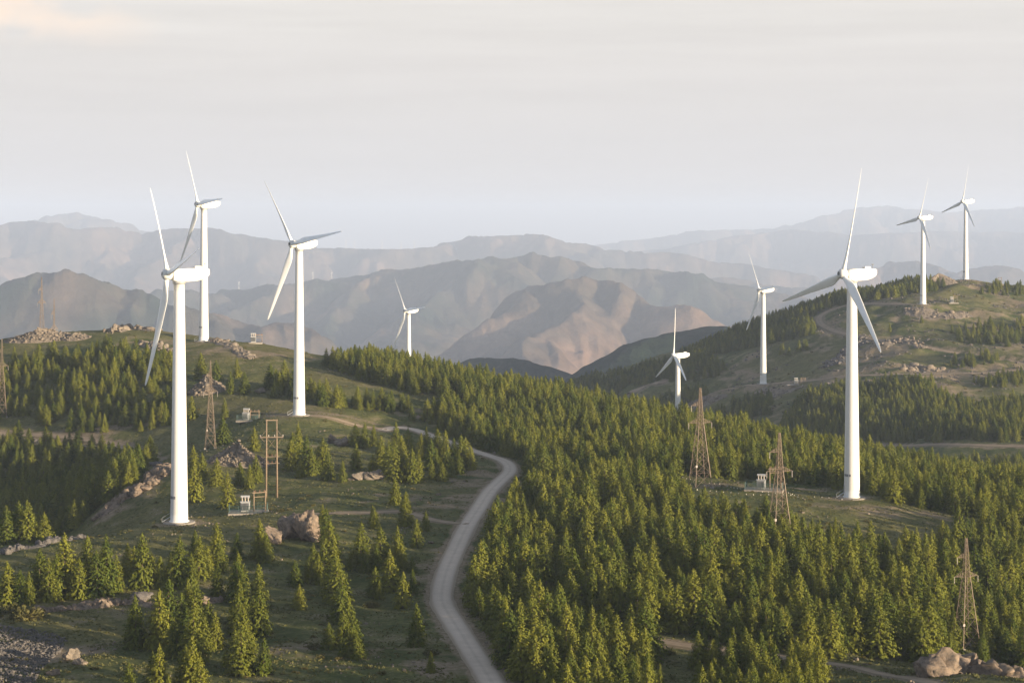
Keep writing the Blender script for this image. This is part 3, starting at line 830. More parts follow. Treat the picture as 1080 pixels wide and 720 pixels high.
# ------------------------------------------------------------------ lattice pylons
def make_pylon():
    root = empty('lattice_pylon', (0, 0, 0))
    Ht = 27.0
    hw = lambda z: 2.45 - 1.75 * min(1, z / 17.5) if z < 17.5 else .70 - .52 * (z - 17.5) / (Ht - 17.5)
    bm = bmesh.new()
    C4 = ((1, 1), (-1, 1), (-1, -1), (1, -1))
    lv = [0.25, 4.2, 7.6, 10.4, 12.8, 14.8, 16.4, 17.5, 18.6, 19.7, 20.8, 21.9, 23.0, 24.2, 25.4, Ht]
    V = lambda c, z: Vector((c[0] * hw(z), c[1] * hw(z), z))
    for c in C4:
        for a, b in zip(lv, lv[1:]): tube(bm, V(c, a), V(c, b), .10 if a < 17 else .065, seg=5)
    tb = bm_obj('frame', bm, M['steel'], root)
    bm = bmesh.new()
    for a, b in zip(lv, lv[1:]):
        for k in range(4):
            c, e_ = C4[k], C4[(k + 1) % 4]
            r = .052 if a < 12 else .042
            tube(bm, V(c, a), V(e_, b), r, seg=4); tube(bm, V(e_, a), V(c, b), r, seg=4)
            if a > 1: tube(bm, V(c, a), V(e_, a), .035, seg=4)
    bm_obj('bracing', bm, M['steel'], tb)
    def arm(z, s, L, name='cross_arm'):
        bm = bmesh.new(); w = hw(z); tip = Vector((s * L, 0, z + .1))
        for yy in (-1, 1):
            a = Vector((s * w, yy * w, z)); b = Vector((s * hw(z + 1.3), yy * hw(z + 1.3), z + 1.3))
            tube(bm, a, tip, .05, seg=4); tube(bm, b, tip, .04, seg=4)
            for q in (.25, .5, .75):
                tube(bm, a.lerp(tip, q), b.lerp(tip, q), .035, seg=4); tube(bm, a.lerp(tip, q - .25), b.lerp(tip, q), .035, seg=4)
        for q in (.25, .5, .75): tube(bm, Vector((s * w, -w, z)).lerp(tip, q), Vector((s * w, w, z)).lerp(tip, q), .035, seg=4)
        ao = bm_obj(name, bm, M['steel'], root)
        bm = bmesh.new()
        prof = [(.04, -1.7)]
        for q in range(9): prof += [(.05, -1.6 + q * .17), (.14, -1.55 + q * .17), (.05, -1.49 + q * .17)]
        prof += [(.04, 0)]
        lathe(bm, prof, 10)
        bm_obj('insulator', bm, M['porcelain'], ao, True, tip)
    arm(17.5, -1, 3.4); arm(17.5, 1, 3.4); arm(22.2, -1, 2.6)
    for c in C4:
        bm = bmesh.new(); bx(bm, (c[0] * 2.45, c[1] * 2.45, -.1), (.9, .9, .9)); bmesh.ops.bevel(bm, geom=list(bm.edges), offset=.08, segments=1, affect='EDGES')
        bm_obj('footing', bm, M['concrete'], root)
    bm = bmesh.new(); bx(bm, (-1.9, -1.95, 6.0), (.55, .08, .6))
    bm_obj('sign_plate', bm, M['porcelain'], root)
    return root
PYL = [(738.5, 515, 106, .32, 'lattice pylon at the left end of the clearing, in the middle of the plantation', (480, 560), 530),
       (822, 573, 117, .30, 'lattice pylon rising from the plantation just left of the large right turbine', (400, 480), 445),
       (1019, 704, 137, .36, 'lattice pylon behind the rock outcrop at the lower right', (330, 390), 362),
       (222, 466, 86, .3, 'lattice pylon on the left hillside between a stone heap and a transformer', (540, 640), 600),
       (2, 431, 74, .35, 'lattice pylon cut by the left edge of the photo, beside the hillside trees', (700, 760), 735),
       (44, 357, 66, .6, 'taller of two pylons just behind the rocky left crest', (0, 0), 920),
       (57, 362, 48, .6, 'shorter of two pylons behind the rocky left crest', (0, 0), 1010)]
pyl0 = None
for i, (u, y, hp, rz, lab, rg, d) in enumerate(PYL):
    if pyl0 is None: pyl0 = make_pylon(); o = pyl0
    else: o = copy_tree(pyl0)
    x = (u - 540) * d / FPX
    z = H(x, d)
    s = (hp * d / FPX + ((HY - y) * d / FPX - z)) / 27.0 if i < 5 else ((HY - (292 if i == 5 else 315)) * d / FPX - z) / 27.0
    o.location = (x, d, z); o.rotation_euler = (0, 0, rz); o.scale = (s, s, s) if i < 3 else (s * .62, s * .62, s) if i < 5 else (min(s, 1.0) * .62, min(s, 1.0) * .62, s)
    tag(o, lab, 'pylon', 'lattice pylons')

# ------------------------------------------------------------------ H-frame pole beside the left transformer
p = at(286.5, 525, 430, 560)
root = empty('utility_pole', p, .15); tag(root, 'tall wooden H-frame utility pole behind the fenced left transformer', 'utility pole')
for s in (-1, 1):
    bm = bmesh.new(); tube(bm, (s * 1.45, 0, -.5), (s * 1.35, 0, 21), .26, .17, 10); bm_obj('pole', bm, M['wood'], root, True)
bm = bmesh.new(); bx(bm, (0, 0, 20.75), (3.2, .2, .26)); bm_obj('top_beam', bm, M['wood'], root)
bm = bmesh.new()
for yy in (-.24, .24): bx(bm, (0, yy, 16.2), (6.2, .12, .22))
for s in (-1, 1): tube(bm, (s * 1.4, -.24, 18.2), (s * 3.0, -.24, 16.2), .05, seg=4); tube(bm, (s * 1.4, .24, 14.4), (s * 3.0, .24, 16.2), .05, seg=4)
tube(bm, (-1.4, .2, 16.3), (1.4, .2, 12.6), .05, seg=4); tube(bm, (1.4, .2, 16.3), (-1.4, .2, 12.6), .05, seg=4)
ca = bm_obj('cross_arm', bm, M['steel'], root)
for xx in (-3.0, -.8, .8, 3.0):
    bm = bmesh.new(); lathe(bm, [(.05, 0), (.16, .08), (.06, .16), (.16, .26), (.06, .34), (.15, .44), (.05, .55)], 10); bm_obj('insulator', bm, M['porcelain'], ca, True, (xx, 0, 16.33))
for zz in (9.2, 11.0):
    bm = bmesh.new(); bx(bm, (.1, 0, zz), (4.0, .14, .16)); q = bm_obj('switch_arm', bm, M['steel'], root)
    for xx in (-1.0, .1, 1.1):
        bm = bmesh.new(); lathe(bm, [(.05, 0), (.14, .1), (.05, .2), (.14, .3), (.05, .4), (.12, .5), (.04, .6)], 10); bm_obj('insulator', bm, M['brown_glaze'], q, True, (xx, 0, zz + .08))

# ------------------------------------------------------------------ transformer compounds
def make_transformer():
    root = empty('transformer', (0, 0, 0))
    bm = bmesh.new(); bx(bm, (0, 0, 1.15), (1.9, 1.2, 1.7)); bmesh.ops.bevel(bm, geom=list(bm.edges), offset=.07, segments=2, affect='EDGES')
    bx(bm, (0, 0, .2), (1.7, 1.0, .3)); bx(bm, (0, 0, 2.05), (2.05, 1.35, .12))
    bm_obj('tank', bm, M['grey_paint'], root)
    for s in (-1, 1):
        bm = bmesh.new()
        for k in range(7): bx(bm, (-.75 + .25 * k, s * .9, 1.15), (.05, .5, 1.4))
        bx(bm, (0, s * .85, 1.8), (1.7, .12, .1)); bx(bm, (0, s * .85, .5), (1.7, .12, .1))
        bm_obj('radiator', bm, M['grey_paint'], root)
    bm = bmesh.new(); tube(bm, (-.9, .25, 2.95), (.9, .25, 2.95), .32, seg=16); tube(bm, (-.6, .25, 2.1), (-.6, .25, 2.75), .06); tube(bm, (.6, .25, 2.1), (.6, .25, 2.75), .06)
    bm_obj('oil_tank', bm, M['grey_paint'], root)
    for xx in (-.6, 0, .6):
        bm = bmesh.new(); lathe(bm, [(.1, 0), (.17, .1), (.08, .2), (.17, .32), (.08, .42), (.16, .54), (.07, .66), (.14, .76), (.05, .9)], 10)
        bm_obj('bushing', bm, M['porcelain'], root, True, (xx, -.3, 2.1))
    return root
def make_pad(w, l):
    bm = bmesh.new(); bx(bm, (0, 0, .05), (w, l, .7)); bmesh.ops.bevel(bm, geom=list(bm.edges), offset=.05, segments=1, affect='EDGES')
    return bm_obj('concrete_pad', bm, M['concrete'])
def make_fence(w, l):
    root = empty('mesh_fence', (0, 0, 0))
    cs = [(-w / 2, -l / 2), (w / 2, -l / 2), (w / 2, l / 2), (-w / 2, l / 2)]
    for k in range(4):
        a, b = Vector((*cs[k], 0)), Vector((*cs[(k + 1) % 4], 0)); L = (b - a).length
        n = max(1, round(L / 2.5))
        for q in range(n):
            c = a.lerp(b, q / n)
            bm = bmesh.new(); tube(bm, c + Vector((0, 0, -.1)), c + Vector((0, 0, 2.0)), .05); bm_obj('post', bm, M['fence_green'], root)
        bm = bmesh.new()
        for zz in (.2, 1.0, 1.85): tube(bm, a + Vector((0, 0, zz)), b + Vector((0, 0, zz)), .03, seg=4)
        m = int(L / .22)
        for q in range(1, m): c = a.lerp(b, q / m); tube(bm, c + Vector((0, 0, .2)), c + Vector((0, 0, 1.85)), .018, seg=4)
        bm_obj('mesh_panel', bm, M['fence_green'], root)
    return root
def make_posts(h):
    root = empty('terminal_frame', (0, 0, 0))
    for s in (-1, 1):
        bm = bmesh.new(); tube(bm, (s * 1.5, 0, -.3), (s * 1.5, 0, h), .16, .13, 10); bm_obj('pole', bm, M['wood'], root, True)
    bm = bmesh.new(); bx(bm, (0, 0, h - .5), (3.8, .14, .18)); bx(bm, (0, .12, h - 1.6), (3.4, .1, .14)); b_ = bm_obj('beam', bm, M['wood'], root)
    for xx in (-1.2, 0, 1.2):
        bm = bmesh.new(); lathe(bm, [(.05, 0), (.14, .08), (.06, .18), (.14, .28), (.05, .4), (.12, .5), (.04, .6)], 10); bm_obj('insulator', bm, M['brown_glaze'], b_, True, (xx, 0, h - .41))
    return root
ST = [  # column, row, pad width, fence?, poles?, turn, depth range, wording
 (262, 541, 10.0, 6.5, True, 5.2, .10, (430, 520), 'in front of the H-frame pole'),
 (262, 444, 7.5, 5.5, True, 3.4, -.2, (600, 720), 'on the slope above the big stone heap'),
 (269, 362, 6.0, 5.0, False, 3.6, .2, (780, 900), 'on the left crest right of the second turbine'),
 (806, 517, 10.5, 6.0, True, 6.0, -.25, (480, 560), 'in the right clearing behind the pylon'),
 (841, 406, 13.0, 6.0, False, 4.0, 0, (1100, 1280), 'halfway up the right hill beside a turbine'),
 (1005, 320, 7.0, 5.0, False, 5.0, .1, (1230, 1400), 'high on the right hill below the summit'),
 (1052, 300, 8.0, 5.0, False, 5.0, .1, (1380, 1500), 'on the right summit beside the farthest turbine')]
tr0 = None
for i, (u, y, w, l, fen, ph, rz, rg, where) in enumerate(ST):
    p = at(u, y, *rg)
    pad = make_pad(w, l); pad.location = p; pad.rotation_euler = (0, 0, rz)
    tag(pad, 'concrete slab under the transformer ' + where, 'concrete slab', 'transformer slabs')
    tr0 = make_transformer() if tr0 is None else copy_tree(tr0)
    c, s = math.cos(rz), math.sin(rz)
    q = lambda a, b: Vector((p.x + a * c - b * s, p.y + a * s + b * c, p.z + .4))
    tr0.location = q(-.8, 0); tr0.rotation_euler = (0, 0, rz); sc = 1.25; tr0.scale = (sc, sc, sc)
    tag(tr0, 'light grey oil transformer ' + where, 'transformer', 'pad transformers')
    if fen:
        f = make_fence(w - .5, l - .5); f.location = q(0, 0); f.rotation_euler = (0, 0, rz)
        tag(f, 'low blue green mesh fence round the transformer ' + where, 'fence', 'transformer fences')
    f = make_posts(ph); f.location = q(w * .28, .6); f.rotation_euler = (0, 0, rz + .3)
    tag(f, 'short two pole frame beside the transformer ' + where, 'pole frame', 'transformer pole frames')

# white marker stones edging the right clearing
stone0 = None
def ico(sub, rad=1.0):
    bm = bmesh.new(); bmesh.ops.create_icosphere(bm, subdivisions=sub, radius=rad)
    v = np.array([x.co[:] for x in bm.verts]); f = np.array([[q.index for q in x.verts] for x in bm.faces]); bm.free()
    return v, f
IV1, IF1 = ico(1); IV2, IF2 = ico(2); IV3, IF3 = ico(3); IV4, IF4 = ico(5)
if len(IV1) > 12: pass
def rock_verts(V, seed, cuts=9, rough=.08):
    r = np.random.default_rng(seed)
    v = V.copy()
    for _ in range(cuts):
        n = r.normal(size=3); n /= np.linalg.norm(n); o = r.uniform(.42, .85)
        d = v @ n
        v = v - np.outer(np.maximum(d - o, 0), n)
    if len(V) > 300:
        q = v * 1.6 + seed * 1.7
        v = v * (1 + .22 * fbm(q[:, 0] + q[:, 2] * .7, q[:, 1] - q[:, 2] * .6, 4, 3)[:, None] - .12 * sstep(.5, .85, ridged(q[:, 0] + q[:, 2], q[:, 1] - q[:, 2], 2, 8))[:, None])
    else: v = v * (1 + rough * r.normal(size=(len(v), 1)))
    return v
lines = [[(716,503),(735,507),(762,512),(790,517),(815,520),(845,523),(872,525),(888,527)], [(722,516),(760,519),(800,522),(830,522)], [(828,518),(838,523),(848,526)]]
for ln in lines:
    cl = catmull([pix(u, y, 470, 600) for u, y in ln], .25)
    acc = 0
    for a, b in zip(cl, cl[1:]):
        acc += np.linalg.norm(b - a)
        if acc < 1.9: continue
        acc = 0
        if stone0 is None:
            me = np_mesh('marker_stone', rock_verts(IV2, 77, 6, .02) * (.14, .14, .17), IF2, M['whitewash'])
            o = stone0 = link(bpy.data.objects.new('marker_stone', me))
        else:
            o = stone0.copy(); COL.objects.link(o)
        o.location = P3(b, .12); o.rotation_euler = (0, 0, random.uniform(0, 6)); s = random.uniform(.8, 1.2); o.scale = (s, s, s)
        tag(o, 'whitewashed marker stone in the dotted row edging the right clearing', 'marker stone', 'white stones edging the clearing')

# ------------------------------------------------------------------ rocks
def boulder(u, y, rg, size, label, seed, mat='rock', rz=0.0, name='boulder'):
    p = at(u, y, *rg)
    v = rock_verts(IV4, seed, 14, .0)
    q = v * 1.3 + seed * 3.1
    nn = fbm(q[:, 0] + q[:, 2] * .6, q[:, 1] + q[:, 2] * .8, 5, 3)[:, None]
    crack = ridged(q[:, 0] * 1.5 + q[:, 2], q[:, 1] * 1.5 - q[:, 2], 3, 8)[:, None]
    v = v * (1 + .12 * nn - .06 * sstep(.55, .85, crack)) * np.array(size)
    o = link(bpy.data.objects.new(name, np_mesh(name, v, IF4, M[mat])))
    o.location = p + Vector((0, 0, size[2] * .35)); o.rotation_euler = (0, 0, rz)
    return tag(o, label, 'rock')
def stones_mesh(name, centres, sizes, seed, mat, V=IV1, F=IF1):
    """many stones heaped into one body"""
    r = np.random.default_rng(seed); n = len(centres); k = len(V)
    var = np.stack([rock_verts(V, seed * 13 + q, 7, .10 if len(V) > 50 else .05) for q in range(8)])
    vv = var[r.integers(0, 8, n)]
    a = r.uniform(0, 6.28, n); c, s = np.cos(a), np.sin(a)
    x = vv[..., 0] * c[:, None] - vv[..., 1] * s[:, None]; y = vv[..., 0] * s[:, None] + vv[..., 1] * c[:, None]
    sz = sizes[:, None] * r.uniform(.55, 1.55, (n, 3))
    vv = np.stack([x * sz[:, :1], y * sz[:, 1:2], vv[..., 2] * sz[:, 2:] * .8], -1) + centres[:, None, :]
    ff = (F[None] + (np.arange(n) * k)[:, None, None]).reshape(-1, 3)
    return np_mesh(name, vv.reshape(-1, 3), ff, mat)
def heap(u, y, rg, rx, ry, h, n, size, label, seed, mat, name='stone_heap', cat='stone heap'):
    """a mound of stones piled on a core of earth"""
    p = pix(u, y, *rg); r = np.random.default_rng(seed)
    a = r.uniform(0, 6.28, n); q = .97 * np.sqrt(r.uniform(0, 1, n))
    prof = lambda t, ang: np.clip(1 - t, 0, 1) ** .8 * (1 + .25 * np.sin(ang * 2 + seed) + .15 * np.sin(ang * 5 + seed * 2))
    x = q * rx * np.cos(a); yv = q * ry * np.sin(a)
    z = grid_at(GZ, p[0] + x, p[1] + yv) - H(*p) + prof(q, a) * h
    me1 = stones_mesh(name, np.stack([x, yv, z], 1), r.uniform(.5, 1.3, n) * size, seed, M[mat])
    o = link(bpy.data.objects.new(name, me1)); o.location = P3(p)
    NA, NQ = 40, 12
    aa = np.linspace(0, 2 * np.pi, NA)[:, None]; qq = np.linspace(0, 1.08, NQ)[None, :]
    X = qq * rx * np.cos(aa); Y = qq * ry * np.sin(aa)
    Zc = grid_at(GZ, p[0] + X, p[1] + Y) - H(*p) + prof(qq, aa) * h * .96 - .12 - .5 * (qq > 1) + .15 * fbm(X / 1.5, Y / 1.5, 3, seed)
    me2 = np_mesh('earth_core', np.stack([X, Y, Zc], -1).reshape(-1, 3), grid_faces(NA, NQ), M[mat], True)
    link(bpy.data.objects.new('earth_core', me2), o)
    return tag(o, label, cat)
def outcrop(pts, rg, width, size, n, label, seed, mat='rock', lift=.3):
    """a broken ledge: big blocks with smaller ones round them, one body"""
    line = catmull([pix(u, y, *rg) for u, y in pts], 1.0); r = np.random.default_rng(seed)
    n = n * 5; size = size * .8
    i = np.clip((r.beta(1.0, 1.0, n) + .04 * np.sin(np.arange(n))) * len(line), 0, len(line) - 1).astype(int)
    clump = .55 + .45 * np.sin(i * .31 + seed) * np.sin(i * .117 + seed * 2)
    c = line[i] + r.normal(size=(n, 2)) * width * .42
    s = size * (.16 + .95 * r.uniform(size=n) ** 3.2) * (.5 + .7 * clump)
    z = grid_at(GZ, c[:, 0], c[:, 1]) + s * lift
    o0 = line.mean(0); z0 = H(*o0)
    near_ = line[:, 1].mean() < 560
    me = stones_mesh('rock_outcrop', np.stack([c[:, 0] - o0[0], c[:, 1] - o0[1], z - z0], 1), s, seed, M[mat], *((IV3, IF3) if near_ else (IV2, IF2)))
    # bedrock under the loose blocks
    tg = np.gradient(line, axis=0); tg /= np.linalg.norm(tg, axis=1)[:, None] + 1e-9
    nv = np.stack([-tg[:, 1], tg[:, 0]], 1); K = 11; rows = []
    for q in range(K):
        f = q / (K - 1) * 2 - 1
        pp = line + nv * (f * width * 1.05 * (1 + .35 * fbm(np.arange(len(line)) / 6.0, np.full(len(line), 2.2 + seed), 2, 4)))[:, None]
        zz = grid_at(GZ, pp[:, 0], pp[:, 1]) - z0 + (1 - f * f) * size * (.30 + .35 * fbm(pp[:, 0] / 3, pp[:, 1] / 3, 3, seed)) - .5 * (abs(f) > .99)
        rows.append(np.stack([pp[:, 0] - o0[0], pp[:, 1] - o0[1], zz], 1))
    bv = np.stack(rows); n0 = K * len(line)
    sv = np.zeros(len(me.vertices) * 3, np.float32); me.vertices.foreach_get('co', sv)
    sf = np.zeros(len(me.loops), np.int32); me.loops.foreach_get('vertex_index', sf)
    gf = grid_faces(K, len(line))[:, ::-1]; gf = np.concatenate([gf[:, [0, 1, 2]], gf[:, [0, 2, 3]]])
    me = np_mesh('rock_outcrop', np.concatenate([bv.reshape(-1, 3), sv.reshape(-1, 3)]), np.concatenate([gf, sf.reshape(-1, 3) + n0]), M[mat])
    o = link(bpy.data.objects.new('rock_outcrop', me)); o.location = (o0[0], o0[1], z0)
    return tag(o, label, 'rock outcrop')

boulder(306, 566, (390, 470), (5.2, 4.2, 5.4), 'large lichen covered boulder with a sunlit right face, below the fenced transformer', 4)
boulder(323, 570, (390, 470), (3.4, 3.2, 5.2), 'tall boulder leaning on the right of the largest boulder', 9, 'rock')
boulder(289, 572, (390, 470), (2.8, 2.6, 3.0), 'dark squat boulder on the left of the largest boulder', 14, 'rock')
boulder(75, 696, (285, 330), (1.9, 1.5, 1.5), 'sunlit tan boulder beside the gravel at the lower left', 21, 'rock_tan')
boulder(84, 700, (285, 330), (1.3, 1.0, .8), 'small low tan rock right of the lower left boulder', 22, 'rock_tan')
boulder(58, 712, (285, 330), (1.5, 1.2, .8), 'small grey rock in front of the lower left boulder', 23, 'rock')
boulder(147, 632, (340, 400), (2.6, 1.9, 1.8), 'grey boulder on the ledge below the left row of trees', 24, 'rock_grey')
boulder(350, 467, (570, 640), (2.6, 2.4, 2.6), 'tan rock left half of the pair above the middle trees', 31, 'rock_tan')
boulder(362, 470, (570, 640), (3.0, 2.4, 2.2), 'tan rock right half of the pair above the middle trees', 32, 'rock_tan')
boulder(378, 505, (500, 580), (3.2, 2.2, 1.5), 'low tan rock below the middle trees', 33, 'rock_tan')
boulder(396, 505, (500, 580), (3.4, 2.2, 1.7), 'low broad tan rock right of its twin below the middle trees', 34, 'rock_tan')
boulder(430, 508, (500, 580), (1.3, 1.0, .8), 'small pale stone at the foot of the middle trees', 35, 'rock_grey')
boulder(274, 414, (680, 760), (2.8, 2.0, 1.4), 'pale flat stone on the slope left of the third turbine', 36, 'rock_tan')
boulder(463, 522, (480, 560), (.9, .7, .5), 'small pale stone beside the road bend', 37, 'rock_tan')
boulder(455, 573, (400, 460), (1.1, .8, .5), 'pale flat stone left of the road', 38, 'rock_tan')
heap(251, 489, (520, 600), 9.5, 7.5, 5.2, 520, .42, 'big brown stone heap behind the H-frame pole', 41, 'rock_tan')
heap(218, 412, (640, 780), 7.5, 6.0, 5.6, 240, .6, 'stone heap behind the left hillside pylon', 42, 'rock_tan')
heap(42, 358, (800, 900), 16, 8, 4.2, 420, .6, 'wide tan stone heap on the left crest below two pylons', 43, 'rock_tan')
heap(80, 357, (800, 900), 7, 5, 2.2, 120, .6, 'small tan stone heap on the left crest', 44, 'rock_tan')
heap(990, 300, (1380, 1480), 15, 10, 6.5, 120, .5, 'bare brown earth mound on the right summit', 45, 'rock_tan', 'earth_mound', 'mound')
outcrop([(118,350),(135,347),(150,346),(165,349)], (820, 900), 5, 2.6, 46, 'rocky tor on the left crest above the hillside forest', 51, 'rock_tan')
outcrop([(148,362),(165,366),(178,370)], (760, 860), 4, 2.0, 34, 'rocks on the crest just below the tor', 52, 'rock_tan')
outcrop([(222,358),(236,362),(248,368),(262,378)], (740, 850), 4, 2.0, 50, 'broken ledge running down from the second turbine', 53, 'rock_tan')
outcrop([(104,545),(118,535),(130,526),(150,516),(165,503),(174,494)], (430, 570), 2.6, 2.3, 90, 'long grey rock ledge between the dark forest and the nearest left turbine', 54, 'rock')
outcrop([(0,584),(20,578),(40,577),(62,571),(84,562)], (400, 460), 1.7, 1.3, 90, 'low grey rock ledge under the dark left forest', 55, 'rock_grey')
outcrop([(45,644),(75,642),(110,638),(140,636),(170,640),(230,634)], (330, 400), 1.8, 1.2, 130, 'low stony ledge below the left row of trees', 56, 'rock')
outcrop([(996,712),(1008,702),(1022,698),(1040,697),(1064,704)], (280, 330), 3.0, 3.3, 60, 'weathered rock outcrop at the lower right in front of the pylon', 57, 'rock')
outcrop([(1060,700),(1072,699),(1085,702)], (280, 330), 1.6, 1.7, 26, 'sunlit tan rocks at the right edge beside the outcrop', 58, 'rock_tan')
outcrop([(0,462),(40,466),(80,470),(120,481),(150,489),(168,492)], (560, 760), 1.6, 1.2, 110, 'stony bank along the left track above the dark forest', 59, 'rock_grey')
outcrop([(700,431),(720,428),(745,424),(765,418)], (1120, 1290), 7, 2.6, 90, 'rubble bank on the lower right hill behind the first pylon', 60, 'rock_tan')
outcrop([(875,386),(885,378),(895,370),(905,362)], (1100, 1300), 8, 2.4, 110, 'band of grey rubble running down the right hill behind the large turbine', 61, 'rock_grey')
outcrop([(958,392),(968,387),(978,390),(990,390)], (1100, 1250), 5, 3.0, 60, 'tan cut bank on the right hill below the road', 62, 'rock_tan')
outcrop([(955,328),(975,331),(1000,333),(1020,331)], (1220, 1380), 6, 1.8, 60, 'scattered rocks below the turbine high on the right hill', 63, 'rock_tan')
outcrop([(930,365),(945,359),(960,362),(975,368)], (1150, 1300), 6, 2.2, 60, 'broken rocks beside the right hill road', 64, 'rock_tan')
outcrop([(800,412),(820,414),(842,410)], (1100, 1280), 5, 1.6, 40, 'stones below the turbine halfway up the right hill', 65, 'rock_tan')

# loose stones over the grass and the gravel at the lower left: nobody could count them
def scatter_px(poly, n, dmin, dmax, seed):
    r = np.random.default_rng(seed); poly = np.array(poly, float)
    lo, hi = poly.min(0), poly.max(0); out = []
    while len(out) < n:
        q = lo + r.uniform(size=2) * (hi - lo)
        if inside(q[:1], q[1:], poly)[0]: out.append(pix(q[0], q[1], dmin, dmax))
    return np.array(out)
def inside(px, py, poly):
    poly = np.asarray(poly, float); c = np.zeros(len(px), bool)
    x1, y1 = poly[:, 0], poly[:, 1]; x2, y2 = np.roll(x1, -1), np.roll(y1, -1)
    for a, b, e_, f in zip(x1, y1, x2, y2):
        if b == f: continue
        m = ((b > py) != (f > py)) & (px < (e_ - a) * (py - b) / (f - b) + a)
        c ^= m
    return c
r = np.random.default_rng(71)
N = 26000
d = 270 + 560 * r.uniform(size=N) ** 1.25; x = (r.uniform(size=N) * 1.3 - .65) * (d * .27 + 30)
m = (fbm(x / 17, d / 17, 3, 81) + .55 * grid_at(bare, x, d)) > .44
m &= (grid_at(RD, x, d) > .3)
x, d = x[m], d[m]
s = .09 + .34 * r.uniform(size=len(x)) ** 5
c = np.stack([x, d, grid_at(GZ, x, d) + s * .25], 1)
o = link(bpy.data.objects.new('loose_stones', stones_mesh('loose_stones', c, s, 72, M['rock_tan'], *ico(1))))
tag(o, 'small loose stones scattered over the grass', kind='stuff')
r = np.random.default_rng(75)
N = 26000
d = r.uniform(1020, 1460, N); x = r.uniform(90, 400, N)
m = (fbm(x / 24, d / 30, 4, 82) + .9 * grid_at(bare, x, d)) > .50
m &= (grid_at(RD, x, d) > .3) & (x < d * .29)
x, d = x[m], d[m]; sv = .22 + .85 * r.uniform(size=len(x)) ** 4
o = link(bpy.data.objects.new('hill_rubble', stones_mesh('hill_rubble', np.stack([x, d, grid_at(GZ, x, d) + sv * .2], 1), sv, 76, M['rock_grey'], *ico(1))))
tag(o, 'loose rubble strewn over the right hill', kind='stuff')
g = scatter_px([(-20,655),(20,662),(58,668),(72,676),(60,690),(45,705),(30,730),(-20,730)], 5200, 270, 370, 73)
s = .06 + .32 * r.uniform(size=len(g)) ** 2.5
c = np.stack([g[:, 0], g[:, 1], grid_at(GZ, g[:, 0], g[:, 1]) + s * .3], 1)
o = link(bpy.data.objects.new('gravel', stones_mesh('gravel', c, s, 74, M['rock_grey'], *ico(1))))
tag(o, 'bed of grey gravel at the lower left', kind='stuff')

# ------------------------------------------------------------------ conifers
def crown_mesh(name, seed, Rr, whorls, dens):
    """a spruce 8 m tall: whorls of drooping boughs made of small sprays of needles"""
    r = np.random.default_rng(seed); Ht = 8.0
    V, F = [], []
    lean = r.normal(size=2) * .10
    for w in range(whorls):
        f = (w + r.uniform(-.3, .3)) / whorls
        f = min(max(f, 0.0), .985)
        z = Ht * (.045 + .945 * f)
        rad = Rr * Ht * ((1 - f) ** .74 * (1 - .16 * math.exp(-f * 9))) + .07
        nb = max(4, int(round((5 + 8 * (1 - f)) * dens)))
        a0 = r.uniform(0, 6.28)
        for b in range(nb):
            a = a0 + 6.283 * b / nb + r.normal() * .22
            L = rad * r.uniform(.62, 1.18)
            if r.uniform() < .06: L *= 1.25
            rise = r.uniform(-.10, .30) + .45 * f
            ns = max(2, int(L / .115))
            ca, sa = math.cos(a), math.sin(a)
            for q in range(ns):
                t = (q + .6 + r.uniform(-.3, .3)) / ns
                if t < .3 and f < .8: continue
                px = ca * L * t; py = sa * L * t
                pz = z + L * (rise * t - .22 * t * t)
                c = np.array([px + lean[0] * f, py + lean[1] * f, pz]) + r.normal(size=3) * .05
                sz = r.uniform(.12, .25) * (.75 + .5 * (1 - f))
                nn = np.array([ca, sa, .55]) + r.normal(size=3) * .34
                nn /= np.linalg.norm(nn)
                fw = np.array([ca * .5, sa * .5, r.uniform(-1.0, .1)]) + r.normal(size=3) * .5
                fw -= nn * (fw @ nn); fw /= np.linalg.norm(fw) + 1e-9
                sd = np.cross(fw, nn)
                k = len(V)
                V += [c - fw * sz * .9, c + sd * sz * .55, c + fw * sz * 1.2, c - sd * sz * .55]
                F.append((k, k + 1, k + 2, k + 3))
    # leader
    for q in range(10):
        c = np.array([lean[0], lean[1], Ht * (.94 + .008 * q)]); k = len(V); sz = .13
        fw = np.array([r.normal() * .5, r.normal() * .5, 1.]); fw /= np.linalg.norm(fw); sd = np.cross(fw, r.normal(size=3)); sd /= np.linalg.norm(sd)
        V += [c - fw * sz, c + sd * sz * .5, c + fw * sz * 1.3, c - sd * sz * .5]; F.append((k, k + 1, k + 2, k + 3))
    return np_mesh(name, np.array(V), np.array(F), M['needles'])
def trunk_mesh(name):
    bm = bmesh.new(); tube(bm, (0, 0, -.4), (0, 0, 7.7), .15, .02, 8)
    me = bpy.data.meshes.new(name); bm.to_mesh(me); bm.free(); me.materials.append(M['bark']); return me
CR = [crown_mesh('crown', 100 + q, rr, wh, de) for q, (rr, wh, de) in enumerate([(.30, 30, 1.35), (.34, 28, 1.4), (.26, 32, 1.25), (.37, 26, 1.4), (.31, 24, 1.3), (.28, 34, 1.3), (.35, 30, 1.35)])]
TRK = trunk_mesh('trunk')
NV = len(CR)

def conifer(p, h, v, rz, wide, label, group, cat='conifer'):
    o = empty('conifer_tree', P3(p, -.1), rz)
    s = h / 8.0; o.scale = (s * wide, s * wide, s)
    link(bpy.data.objects.new('trunk', TRK), o); link(bpy.data.objects.new('crown', CR[v]), o)
    return tag(o, label, cat, group)

